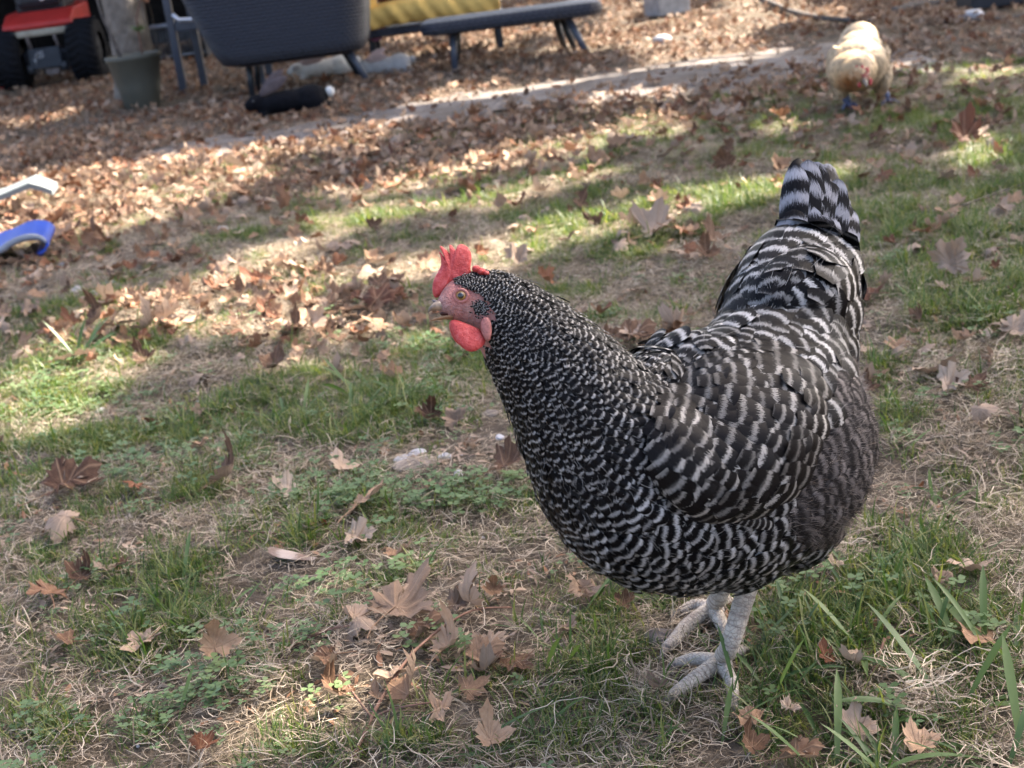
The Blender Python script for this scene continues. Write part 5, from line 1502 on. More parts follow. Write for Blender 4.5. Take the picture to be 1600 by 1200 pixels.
def build_furniture():
    # wicker tub chair seen from behind
    b, k = base_at(480, 138)
    ch = thing('wicker_armchair', 'dark grey wicker armchair with flared tub shell seen from behind', 'armchair', b)
    def ring(x0, x1, y0, y1, z, r, n=8):
        pts = []
        for cx, cy, a0 in ((x1 - r, y1 - r, 0), (x0 + r, y1 - r, 90), (x0 + r, y0 + r, 180), (x1 - r, y0 + r, 270)):
            for q in range(n):
                a = R(a0 + 90 * q / (n - 1)); pts.append((cx + r * math.cos(a), cy + r * math.sin(a), z))
        return pts
    prof = [ring(-.33, .30, -.20, .30, .165, .10), ring(-.395, .345, -.27, .36, .185, .12), ring(-.43, .365, -.29, .38, .24, .13), ring(-.50, .39, -.31, .42, .42, .14), ring(-.56, .415, -.33, .44, .60, .15), ring(-.60, .43, -.34, .45, .74, .15), ring(-.57, .40, -.31, .42, .75, .13), ring(-.50, .33, -.24, .42, .70, .10), ring(-.44, .29, -.20, .42, .42, .08), ring(-.40, .25, -.16, .42, .40, .06)]
    vs = [p for r_ in prof for p in r_]; m = len(prof[0]); fs = []
    for i in range(len(prof) - 1):
        for q in range(m): fs.append((i * m + q, i * m + (q + 1) % m, (i + 1) * m + (q + 1) % m, (i + 1) * m + q))
    fs.append(tuple(range(m - 1, -1, -1))); fs.append(tuple((len(prof) - 1) * m + q for q in range(m)))
    MB().add(vs, fs).build('wicker_shell', M['wicker'], ch)
    for (x, y, dx, dy, mt) in ((-.27, -.10, -.01, -.02, 'legdark'), (.20, .12, .08, .04, 'legdark'), (.255, -.16, .095, -.05, 'legmetal'), (-.27, .22, -.03, .04, 'legdark')):
        MB().tube([(x, y, .20), (x + dx, y + dy, 0.0)], [.019, .016], 10).build('leg', M[mt], ch)
    # metal framed chair behind it
    b, k = base_at(289, 150)
    c2 = thing('garden_chair', 'grey metal framed garden chair partly hidden behind the wicker armchair', 'chair', b)
    for (x, y, h) in ((0, 0, .66), (.445, .03, .66), (0.03, .50, .90), (.43, .52, .90)):
        MB().box((x, y, h / 2), (.044, .034, h)).build('leg', M['legmetal'], c2, bevel=.006)
    for x in (0.012, .44):
        MB().box((x + .02, .26, .385), (.036, .50, .05)).build('side_rail', M['legmetal'], c2, bevel=.006)
        MB().box((x, .24, .67), (.05, .56, .03)).build('armrest', M['legmetal'], c2, bevel=.008)
    MB().box((.222, .0, .385), (.40, .03, .055)).build('front_rail', M['legmetal'], c2, bevel=.006)
    MB().tube([(0.02, -.01, .455), (.05, -.012, .420), (.12, -.012, .414), (.42, -.012, .414)], [.012, .013, .013, .012], 10).build('seat_trim', M['railtop'], c2)
    MB().box((.222, .26, .405), (.40, .46, .016)).build('seat', M['legdark'], c2, bevel=.006)
    MB().box((.22, .52, .72), (.38, .02, .34)).build('backrest', M['legdark'], c2, bevel=.006)
    # wicker footstool bench
    b, k = base_at(806, 96)
    be = thing('wicker_bench', 'long low dark wicker bench on splayed legs beside the yellow lounger', 'bench', b, R(-1))
    vs = []; fs = []
    prof = [ring(-.43, .43, -.20, .20, .196, .08), ring(-.47, .47, -.24, .24, .205, .09), ring(-.48, .48, -.25, .25, .232, .09), ring(-.475, .475, -.245, .245, .258, .09), ring(-.455, .455, -.225, .225, .266, .08)]
    vs = [p for r_ in prof for p in r_]
    for i in range(len(prof) - 1):
        for q in range(m): fs.append((i * m + q, i * m + (q + 1) % m, (i + 1) * m + (q + 1) % m, (i + 1) * m + q))
    fs.append(tuple(range(m - 1, -1, -1))); fs.append(tuple((len(prof) - 1) * m + q for q in range(m)))
    MB().add(vs, fs).build('bench_top', M['wicker'], be)
    for (x, y, dx, dy) in ((-.31, -.13, -.015, -.03), (-.29, .14, -.03, .03), (.29, -.14, .085, -.05), (.27, .10, .06, .0), (.24, .18, .04, .03)):
        MB().tube([(x, y, .21), (x + dx, y + dy, 0)], [.021, .017], 10).build('leg', M['legdark'] if y > 0 else M['legmetal'], be)
    # yellow covered lounger
    b, k = base_at(690, 88)
    lo = thing('garden_lounger', 'dark framed lounger with a draped yellow cushion behind the wicker bench', 'lounger', b)
    MB().box((-.02, .22, .185), (.86, .60, .05)).build('frame', M['wicker'], lo, bevel=.012)
    for x in (-.40, .36):
        for y in (0, .45): MB().box((x, y, .08), (.04, .04, .16)).build('leg', M['legdark'], lo, bevel=.005)
    vs = []; fs = []; nx, nz = 60, 8
    for i in range(nx + 1):
        x = -.42 + .80 * i / nx
        for j in range(nz + 1):
            s = j / nz; zc = .213 + .125 * s - .010 * math.sin(x * 9)
            fold = .012 * math.sin(x * 38 + 3.2 * s) * (1 - .5 * s) + .008 * math.sin(x * 71 + 6 * s)
            vs.append((x, -.085 + .03 * s ** 3 + fold - .02 * math.sin(math.pi * s), zc))
        for j in range(1, nz + 1):
            s = j / nz; vs.append((x, -.055 + .50 * s, .338 - .010 * math.sin(x * 9) + .012 * math.sin(7 * s + x * 5)))
    w_ = 2 * nz + 1
    for i in range(nx):
        for j in range(w_ - 1): fs.append((i * w_ + j, (i + 1) * w_ + j, (i + 1) * w_ + j + 1, i * w_ + j + 1))
    q0 = len(vs)
    o = MB().add(vs, fs).build('seat_cushion', M['yellow'], lo)
    sd = o.modifiers.new('thick', 'SOLIDIFY'); sd.thickness = 0.012
    cb = MB(); cb.ellipsoid((-.415, .10, .44), [np.array([.075, 0, .02]), np.array([0, .22, 0]), np.array([-.02, 0, .17])], 20, 14)
    cb.build('back_cushion', M['yellow'], lo)
    t = thing('folded_blanket', 'dark red brown folded blanket lying on the yellow lounger cushion', 'blanket', (b[0] - .22, b[1] + .22, .348))
    MB().box((0, 0, .03), (.26, .22, .05)).build('fold', M['redcloth'], t, bevel=.02); MB().box((0.01, 0, .072), (.24, .20, .035)).build('fold', M['redcloth'], t, bevel=.015)
    t = thing('folded_cloth', 'teal folded cloth lying beside the red blanket on the lounger', 'cloth', (b[0] + .02, b[1] + .22, .348))
    MB().box((0, 0, .02), (.17, .18, .035)).build('fold', M['teal'], t, bevel=.015); MB().box((.005, 0, .05), (.155, .17, .022)).build('fold', M['teal'], t, bevel=.01)
    # pink cushion against the lounger frame
    p = at(588, 45, 8.47)
    cu = MB(); cu.ellipsoid(p, [np.array([.058, 0, 0]), np.array([0, .06, 0.0]), np.array([.012, 0, .075])], 16, 12)
    cu.ellipsoid(p + np.array([-.02, .03, .02]), [np.array([.06, 0, 0]), np.array([0, .06, 0]), np.array([0, 0, .06])], 16, 10)
    me = remeshed(cu, .009, 5); me.name = 'pink_cushion'
    bb = p + np.array([0, 0, -p[2]]); co, *_ = mesh_arrays(me); me.vertices.foreach_set('co', (co - bb).astype(np.float32).ravel())
    tag(link('pink_cushion', me, M['pink'], None, loc=tuple(bb)), 'small pink cushion tucked against the lounger frame beside the wicker armchair', 'cushion')
    # pot
    b, k = base_at(224, 168)
    po = thing('plant_pot', 'large olive grey plastic plant pot in front of the tree trunk', 'pot', b)
    MB().lathe([(.001, 0.0), (.088, 0.0), (.095, .006), (.118, .12), (.142, .255), (.150, .262), (.153, .285), (.146, .288), (.138, .27), (.134, .25)], 36).build('pot_wall', M['pot'], po)
    MB().lathe([(.135, .248), (.07, .256), (.001, .258)], 24).build('soil', M['soil'], po)
    pl = thing('withered_plant', 'withered stalk with a dry leaf and moss growing from the olive pot', 'plant', (b[0], b[1], .25))
    MB().tube([(-.055, -.03, 0), (-.075, -.03, .10), (-.115, -.02, .26), (-.13, -.02, .42)], [.012, .010, .008, .005], 8).build('stem', M['branch'], pl)
    MB().tube([(.055, -.02, 0), (.06, -.03, .10), (.065, -.03, .22), (.115, -.04, .33), (.16, -.05, .42)], [.006, .006, .005, .004, .003], 8).build('stem', M['twig'], pl)
    lf_ = bpy.data.objects.new('leaf', LEAF_MESH['leaf_red'][1]); COL.objects.link(lf_); lf_.parent = pl; lf_.location = (.135, -.06, .31); lf_.scale = (.05,) * 3; lf_.rotation_euler = (1.3, .3, .4)
    V, F, fr = strip_arrays(60, .05, .008, .9, 1.3, .02, 3)
    link('moss', np_mesh('moss', V + np.array([.062, -.03, .16]), F), M['clover'], pl)
    # tree trunk
    b, k = base_at(216, 154)
    tr = thing('yard_tree', 'grey brown tree trunk rising behind the olive plant pot', 'tree', b)
    pts = [np.array([0.012 * math.sin(i), .01 * math.cos(i * 1.3), .22 * i]) for i in range(20)]
    tb = MB(); n = 16
    for _ in (0,):
        vs = []; fs = []
        for i, p in enumerate(pts):
            r0 = .098 * (1 + .5 * math.exp(-i * 1.2)) * (1 - .012 * i)
            for q in range(n):
                a = 2 * math.pi * q / n; r_ = r0 * (1 + .07 * math.sin(3 * a + .7 * i) + .05 * math.sin(7 * a + i))
                vs.append((p[0] + r_ * math.cos(a), p[1] + r_ * math.sin(a), p[2]))
        for i in range(len(pts) - 1):
            for q in range(n): fs.append((i * n + q, i * n + (q + 1) % n, (i + 1) * n + (q + 1) % n, (i + 1) * n + q))
    tb.add(vs, fs).build('trunk', M['bark'], tr)
    for a in (20, 140, 260):
        MB().tube([(0, 0, 3.6), (.7 * math.cos(R(a)), .7 * math.sin(R(a)), 4.4), (1.6 * math.cos(R(a)), 1.6 * math.sin(R(a)), 5.0)], [.06, .04, .015], 8).build('branch', M['bark'], tr)
    cvs = []; cfs = []
    for i in range(900):
        c = rng.normal(0, 1, 3); c = c / np.linalg.norm(c) * rng.random() ** .4 * np.array([1.7, 1.7, 1.0]) + np.array([0, 0, 5.0])
        u_ = rng.normal(0, 1, 3); u_ /= np.linalg.norm(u_); v_ = np.cross(u_, rng.normal(0, 1, 3)); v_ /= np.linalg.norm(v_); j = len(cvs)
        cvs += [c - u_ * .08, c + v_ * .05, c + u_ * .09, c - v_ * .05]; cfs.append((j, j + 1, j + 2, j + 3))
    cr = link('crown', np_mesh('crown', np.array(cvs), np.array(cfs)), M['crown'], tr); cr['kind'] = 'stuff'
    # lawn tractor, rear view
    b, k = base_at(84, 132)
    lt = thing('lawn_tractor', 'red ride-on lawn tractor seen from behind, parked in the dark shed', 'lawn tractor', b, R(1))
    def prism_x(x0, x1, prof): return [[(x0, y, z) for y, z in prof], (x1 - x0, 0, 0)]
    pr = [(-.02, .405), (-.045, .43), (-.03, .46), (.12, .53), (.60, .56), (.60, .42), (.02, .395)]
    d = MB(); d.prism(*prism_x(-.275, .235, pr)); d.build('rear_fender', M['red'], lt, bevel=.03)
    for s in (-1, 1):
        d = MB(); d.prism([(s * .19, .02, .405), (s * .25, .05, .39), (s * .25, .50, .40), (s * .19, .50, .43)], (0, 0, .05)); d.build('fender_wing', M['red'], lt, bevel=.02)
    tr_ = MB(); tr_.box((-.02, -.035, .382), (.50, .035, .05)); tf = tr_.build('fender_trim', M['cream'], lt, bevel=.014)
    for x in (-.20, .20): MB().box((x, -.058, .385), (.022, .012, .045)).build('clip', M['legdark'], tf, bevel=.003)
    for x in (-.115, .085):
        MB().tube([(x, -.03, .37), (x + .02, -.04, .27)], [.013, .013], 8).build('strut', M['rust'], lt)
    pl_ = MB(); pl_.box((0, -.07, .20), (.235, .02, .145)); pt = pl_.build('hitch_plate', M['plate'], lt, bevel=.006)
    def mk_line(pts, r=.0028):
        return [(x, -.083, z) for x, z in pts]
    em = MB()
    for ln in ([(-.085, .20), (-.072, .185), (-.066, .205), (-.06, .235)], [(-.066, .205), (-.075, .165)], [(-.05, .21), (-.05, .245), (-.01, .25), (-.005, .215), (-.03, .205), (-.05, .21)], [(-.042, .215), (-.042, .24), (-.03, .24), (-.03, .228), (-.042, .228)], [(-.022, .24), (-.022, .215), (-.012, .218)]):
        em.tube(mk_line(ln), .0022, 6)
    em.build('emblem', M['white'], pt)
    for x in (-.125, .125): MB().lathe([(.001, -.03), (.028, -.03), (.032, 0), (.028, .03), (.001, .03)], 14, (x, -.05, .13)).build('axle_boss', M['steel'], lt)
    MB().box((0, .20, .20), (.40, .30, .10)).build('axle_housing', M['black'], lt, bevel=.02)
    MB().box((0.03, -.045, .10), (.10, .03, .05)).build('tow_hook', M['rust'], lt, bevel=.008)
    for s in (-1, 1):
        wv = []; wf = []; nn_ = 40; prf = [(-.105, .12), (-.115, .16), (-.105, .205), (-.08, .218), (0, .224), (.08, .218), (.105, .205), (.115, .16), (.105, .12)]
        for i in range(nn_):
            a = 2 * math.pi * i / nn_
            for (x, r_) in prf: wv.append((s * .285 + x, .06 + r_ * math.cos(a), .218 + r_ * math.sin(a)))
        mm = len(prf)
        for i in range(nn_):
            for j in range(mm - 1): wf.append((i * mm + j, i * mm + j + 1, ((i + 1) % nn_) * mm + j + 1, ((i + 1) % nn_) * mm + j))
        wh = MB().add(wv, wf).build('wheel', M['rubber'], lt)
        td = MB()
        for i in range(26):
            a = 2 * math.pi * i / 26
            for s2 in (-1, 1):
                pts = [(s * .285 + s2 * q * .10, .06 + (.222) * math.cos(a + .20 * q), .218 + .222 * math.sin(a + .20 * q)) for q in (0.05, .5, 1.0)]
                td.tube(pts, .009, 4)
        td.build('tread', M['rubber'], wh)
        MB().lathe([(.02, -.08), (.12, -.08), (.12, .08), (.02, .08)], 20).build('rim', M['steel'], wh).matrix_local = Matrix.Translation((s * .285, .06, .218)) @ Matrix.Rotation(R(90), 4, 'Y')
    sb = MB()
    vs = []; fs = []
    se = MB(); se.box((-.02, .16, .70), (.34, .10, .30)); s_ = se.build('seat_back', M['black'], lt, bevel=.05)
    MB().box((-.02, .34, .56), (.36, .36, .09)).build('seat', M['black'], lt, bevel=.03)
    MB().ellipsoid((.02, .105, .615), [np.array([.018, 0, 0]), np.array([0, .008, 0]), np.array([0, 0, .018])], 12, 8).build('seat_button', M['white'], s_)
    MB().box((-.08, .95, .46), (.30, .75, .24)).build('bonnet', M['red'], lt, bevel=.06)
    MB().tube([(0, .62, .62), (0, .55, .80)], [.02, .02], 8).build('steering_column', M['black'], lt)
    stw = MB(); stw.tube([(.17 * math.cos(q), .55 + .13 * math.sin(q), .80 + .09 * math.sin(q)) for q in np.linspace(0, 2 * math.pi, 21)], .014, 8, cap=False); stw.build('steering_wheel', M['black'], lt)
    MB().box((-.37, .10, .05), (.16, .30, .07)).build('mower_deck', M['red'], lt, bevel=.02)
    # shed behind
    b, k = base_at(170, 108)
    sh = thing('shed', 'dark open fronted wooden shed behind the lawn tractor', 'shed', (b[0], b[1], 0))
    x0, x1, D_ = -1.9, .86, 3.0
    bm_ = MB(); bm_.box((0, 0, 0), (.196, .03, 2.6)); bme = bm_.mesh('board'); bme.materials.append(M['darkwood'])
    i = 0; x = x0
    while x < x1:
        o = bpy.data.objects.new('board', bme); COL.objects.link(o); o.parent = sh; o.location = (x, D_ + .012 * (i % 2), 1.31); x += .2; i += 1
    for xx in (x0 - .1, x1 + .08):
        y = .12
        while y < D_ - .1:
            o = bpy.data.objects.new('board', bme); COL.objects.link(o); o.parent = sh; o.location = (xx, y, 1.31); o.rotation_euler = (0, 0, R(90)); y += .2
    MB().box(((x0 + x1) / 2, D_ / 2 - .75, 2.40), (x1 - x0 + .9, D_ + 2.1, .1)).build('roof', M['darkwood'], sh)  # front overhang, out of view, stretched forward to shade the tractor
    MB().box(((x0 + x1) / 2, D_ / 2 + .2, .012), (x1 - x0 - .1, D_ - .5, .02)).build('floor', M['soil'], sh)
    for xx in (.34, .86): MB().box((xx, -.03, 1.31), (.09, .09, 2.62)).build('post', M['wood'], sh, bevel=.008)
    MB().box((-.95, .35, .92), (.5, .04, .10)).build('shelf', M['wood'], sh, bevel=.004)
    # wire cage
    b, k = base_at(287, 91)
    wc = thing('wire_cage', 'galvanised wire cage with a pale top rail standing by the shed post', 'cage', (b[0], b[1] - .02, 0), R(0))
    MB().tube([(-.27, 0, .275), (.20, 0, .275)], .014, 8).build('top_rail', M['railtop'], wc); MB().tube([(-.27, 0, .03), (.20, 0, .03)], .010, 8).build('bottom_rail', M['wire'], wc)
    wr = MB()
    for i in range(20): wr.tube([(-.26 + i * .0236, .0, .03), (-.26 + i * .0236, 0, .275)], .0018, 4)
    for i in range(10): wr.tube([(-.27, .004, .04 + i * .024), (.20, .004, .04 + i * .024)], .0018, 4)
    for i in range(9): wr.tube([(-.26 + .056 * i, .3, .03), (-.26 + .056 * i, .3, .275), (-.26 + .056 * i, .0, .275)], .0018, 4)
    o = wr.build('wire_mesh', M['wire'], wc)
    MB().tube([(-.27, .3, .275), (.20, .3, .275)], .010, 8).build('top_rail', M['railtop'], wc)
    b, k = base_at(166, 108)
    tag(MB().box((0, 0, .10), (.12, .3, .20)).build('storage_crate', M['black'], None, bevel=.01), 'small dark crate with pale rim standing between tractor and tree', 'crate').location = b
    o = MB().box((0, -.152, .20), (.125, .02, .022)).build('rim', M['railtop'], bpy.data.objects['storage_crate'], bevel=.003)

    # blue plastic sheet with curled end
    zc = 3.80
    fr_ = [(-170, 436), (-110, 431), (-50, 419), (0, 402), (18, 391), (35, 383), (52, 379.5), (66, 381), (75, 387), (77, 394), (74, 401), (68, 406), (60, 409)]
    bk = [0.34, .34, .33, .31, .29, .27, .25, .25, .25, .25, .25, .25, .25]
    F0 = [at(x, y, zc) for x, y in fr_]
    Fc = np.array(F0)
    g = ground(40, 405); Fc[:, 2] += (0.012 - Fc[:, 2].min())
    base = np.array([g[0], g[1], 0])
    bl = thing('blue_sheet', 'blue plastic sheet with a curled end and pale edge at the left', 'plastic sheet', tuple(base))
    vs = []; fs = []; m = 8
    for p, dpt in zip(Fc, bk):
        for j in range(m + 1): vs.append(p + np.array([-.05 * j / m, dpt * j / m, .004 * math.sin(3 * j / m)]))
    for i in range(len(Fc) - 1):
        for j in range(m): a = i * (m + 1) + j; fs.append((a, a + m + 1, a + m + 2, a + 1))
    o = MB().add(vs, fs).build('sheet', M['blue'], bl, base, sub=1)
    sd = o.modifiers.new('thick', 'SOLIDIFY'); sd.thickness = .008; sd.offset = 0
    rim = MB(); rim.tube([p + np.array([0, -.004, 0]) for p in catmull(Fc[:9], 40)], [.0095] * 30 + [.0095 - .0006 * q for q in range(10)], 8); rim.build('edge_trim', M['bluewhite'], bl, base)
    # pale bent board
    zc = 4.62
    fr_ = [(-150, 372), (-60, 346), (0, 330), (26, 319), (50, 309), (70, 314), (86, 320)]
    Fc = np.array([at(x, y, zc) for x, y in fr_]); g = ground(60, 328); base = np.array([g[0], g[1], 0]); Fc[:, 2] += .004 - min(Fc[:, 2].min(), Fc[-1, 2])
    wb = MB(); vs = []; fs = []
    for i, p in enumerate(Fc):
        wdt = .10 if i < 5 else .08
        for (dy, dz) in ((0, 0), (wdt, .012), (wdt, .030), (0, .018)): vs.append(p + np.array([0, dy, dz]))
    for i in range(len(Fc) - 1):
        for j in range(4): a = i * 4; fs.append((a + j, a + (j + 1) % 4, a + 4 + (j + 1) % 4, a + 4 + j))
    fs.append((0, 1, 2, 3)); e_ = (len(Fc) - 1) * 4; fs.append((e_ + 3, e_ + 2, e_ + 1, e_))
    o = wb.add(vs, fs).build('bent_board', M['board'], None, base, smooth=False); o.location = tuple(base)
    tag(o, 'pale grey bent board lying on the leaves beyond the blue sheet', 'board')
    # concrete block, dark tray, pale lumps, branches at the far edge
    b, k = base_at(1046, 25)
    cbk = MB(); cbk.box((0.05, .1, .10), (.24, .20, .19)); o = cbk.build('concrete_block', M['concrete'], None, bevel=.008); o.location = b; o.rotation_euler = (0, 0, R(24)); tag(o, 'grey concrete block at the top edge of the yard', 'block')
    b, k = base_at(1575, 10)
    ty_ = thing('plastic_tray', 'black plastic tray at the top right edge of the yard', 'tray', b)
    MB().box((0, .12, .015), (.34, .22, .02)).build('tray_base', M['black'], ty_, bevel=.005)
    for (c, s) in (((0, .005, .05), (.36, .012, .09)), ((0, .235, .05), (.36, .012, .09)), ((-.175, .12, .05), (.012, .218, .09)), ((.175, .12, .05), (.012, .218, .09))): MB().box(c, s).build('tray_side', M['black'], ty_, bevel=.003)
    def rock(px, py, rpx, label, mat, sq=0.6, asp=1.3, seed=0, lift=0.3, nm='stone', cat='stone', rot=0.0):
        g = ground(px, py); k = project(g)[2][0] / FPX; r_ = np.random.default_rng(seed)
        b = bmesh.new(); bmesh.ops.create_icosphere(b, subdivisions=3, radius=1)
        dirs = r_.normal(0, 1, (7, 3)); dirs /= np.linalg.norm(dirs, axis=1)[:, None]; lim = r_.uniform(.62, .9, 7)
        for v in b.verts:
            p = np.array(v.co)
            for d, l in zip(dirs, lim):
                q = p @ d
                if q > l: p = p - d * (q - l) * .85
            v.co = Vector(p * (1 + .05 * math.sin(9 * p[0] + seed) * math.sin(8 * p[1])))
            v.co = Vector((v.co.x * asp * rpx * k, v.co.y * rpx * k, v.co.z * sq * rpx * k))
        me = bpy.data.meshes.new(nm); b.to_mesh(me); b.free()
        o = link(nm, me, mat); o.location = (g[0], g[1], float(gh(g[0], g[1])) + lift * rpx * k * sq); o.rotation_euler = (0, 0, rot if rot else r_.uniform(0, 6))
        return tag(o, label, cat)
    rock(1035, 64, 15, 'pale whitish stone lying on the leaves near the concrete block', M['stone'], .7, 1.1, 3)
    rock(1518, 26, 17, 'rough pale grey lump of stone near the top right', M['stone'], .6, 1.2, 4)
    rock(650, 731, 30, 'flat brown stone half sunk in the bare soil patch', M['stone_brown'], .25, 1.3, 5, .1, rot=0.15)
    rock(653, 715, 13, 'bluish white pebble behind the flat brown stone', M['stone'], .6, 1.2, 6)
    rock(630, 721, 13, 'grey pebble left of the bluish white pebble', M['stone'], .4, 1.3, 7)
    rock(697, 723, 11, 'white pebble right of the flat brown stone', M['stone'], .6, 1.2, 8)
    rock(718, 752, 9, 'small upright pale pebble on the straw below the white pebble', M['stone'], 1.0, .8, 9)
    rock(695, 762, 9, 'dark round pebble on the straw by the upright pale pebble', M['stone_brown'], .8, 1, 10)
    rock(783, 690, 8, 'small white pebble in the bare soil near the hen\'s breast', M['stone'], .7, 1.2, 11)
    rock(765, 645, 12, 'pale flat stone on the soil left of the hen\'s neck', M['stone_brown'], .5, 1.4, 12)
    rock(122, 452, 12, 'larger pale stone on bare ground below the blue sheet', M['stone'], .6, 1.2, 13)
    rock(144, 464, 9, 'whitish pebble right of the larger pale stone', M['stone'], .8, 1.0, 14)
    rock(96, 406, 9, 'greyish stone beside the curled end of the blue sheet', M['stone'], .5, 1.5, 15)
    rock(172, 438, 9, 'flat whitish stone on bare ground at the left', M['stone'], .4, 1.4, 16)
    rock(348, 354, 9, 'pale grey stone on the worn ground in the left middle', M['stone'], .4, 1.8, 17)
    rock(153, 626, 8, 'bluish pebble in the shade of dead grass at the left', M['stone'], .7, 1, 18)
    rock(1370, 958, 8, 'pale bluish pebble in the grass right of the hen\'s feet', M['stone'], .6, 1.2, 19)
    rock(1030, 982, 27, 'dark grey clod of soil in front of the hen\'s far foot', M['clod'], .55, 1.0, 20, .3, 'soil_clod', 'soil clod')
    rock(495, 820, 10, 'small dark stone on the straw in the centre left', M['stone_brown'], .6, 1.2, 21)
    def stick(pts, r, label, mat, nm='branch'):
        Q = []
        for (x, y, h) in pts:
            g = ground(x, y); Q.append(np.array([g[0], g[1], float(gh(g[0], g[1])) + h]))
        Q = catmull(Q, 24); base = np.array([Q[0][0], Q[0][1], 0])
        rr = [r * (1 - .5 * i / 23) * (1 + .12 * math.sin(i * 2.1)) for i in range(24)]
        o = MB().tube(list(Q), rr, 8).build(nm, mat, None, base); o.location = tuple(base)
        return tag(o, label, 'branch' if nm == 'branch' else 'twig')
    stick([(1190, 2, .03), (1212, 14, .03), (1240, 26, .03), (1280, 35, .03), (1325, 40, .03), (1362, 38, .02)], .021, 'dark curved branch lying behind the buff hen', M['branch'])
    stick([(1395, 22, .02), (1430, 14, .03), (1470, 6, .03), (1520, -4, .03)], .026, 'grey weathered branch at the top right', M['branch'])
    stick([(1450, 38, .01), (1520, 36, .02), (1570, 30, .02), (1640, 18, .02)], .012, 'thin branch running to the right edge near the top', M['branch'])
    stick([(1180, 52, .01), (1230, 40, .02), (1270, 34, .01)], .010, 'short stick left of the dark curved branch', M['branch'])
    stick([(1500, 322, .01), (1545, 305, .012), (1610, 285, .012)], .0035, 'thin pale stem lying on the grass at the right edge', M['straw'], 'twig')
    stick([(548, 1190, .006), (565, 1160, .008), (582, 1133, .012), (602, 1108, .018), (640, 1066, .026), (672, 1040, .03), (704, 1008, .026), (745, 976, .02), (800, 958, .012)], .0021, 'reddish brown forked twig running through the foreground leaf pile', M['twig'], 'twig')
    stick([(582, 1131, .012), (558, 1105, .016), (535, 1078, .016), (505, 1080, .01)], .0014, 'short side twig bending left from the foreground fork', M['twig'], 'twig')
    stick([(585, 1131, .012), (618, 1122, .014), (660, 1118, .016), (704, 1106, .012)], .0014, 'short side twig bending right from the foreground fork', M['twig'], 'twig')
    stick([(455, 1022, .005), (490, 1012, .008), (530, 1004, .012), (572, 1000, .012)], .0022, 'dark brown twig left of the grey leaf in the pile', M['twig'], 'twig')
    stick([(725, 1000, .010), (745, 1020, .008), (780, 1048, .006), (805, 1062, .005)], .0016, 'curved brown twig right of the foreground pile', M['twig'], 'twig')
    stick([(250, 795, .004), (285, 786, .008), (320, 770, .012), (352, 752, .016)], .0012, 'long leaf stalk lying left of the pinkish lobed leaf', M['twig'], 'twig')
    stick([(345, 838, .004), (400, 846, .006), (450, 846, .004)], .0017, 'dark straight twig on the dry grass at left', M['twig'], 'twig')
    stick([(445, 905, .004), (470, 913, .007), (512, 903, .005)], .0022, 'pale brown bent twig above the clover near the leaf pile', M['wood'], 'twig')
    stick([(20, 590, .006), (60, 606, .008), (110, 640, .004)], .0016, 'thin straight twig at the left edge', M['twig'], 'twig')
    stick([(1382, 1002, .015), (1372, 1025, .012), (1358, 1048, .008)], .0016, 'brown stalk of the cream split leaf', M['twig'], 'twig')
build_furniture()

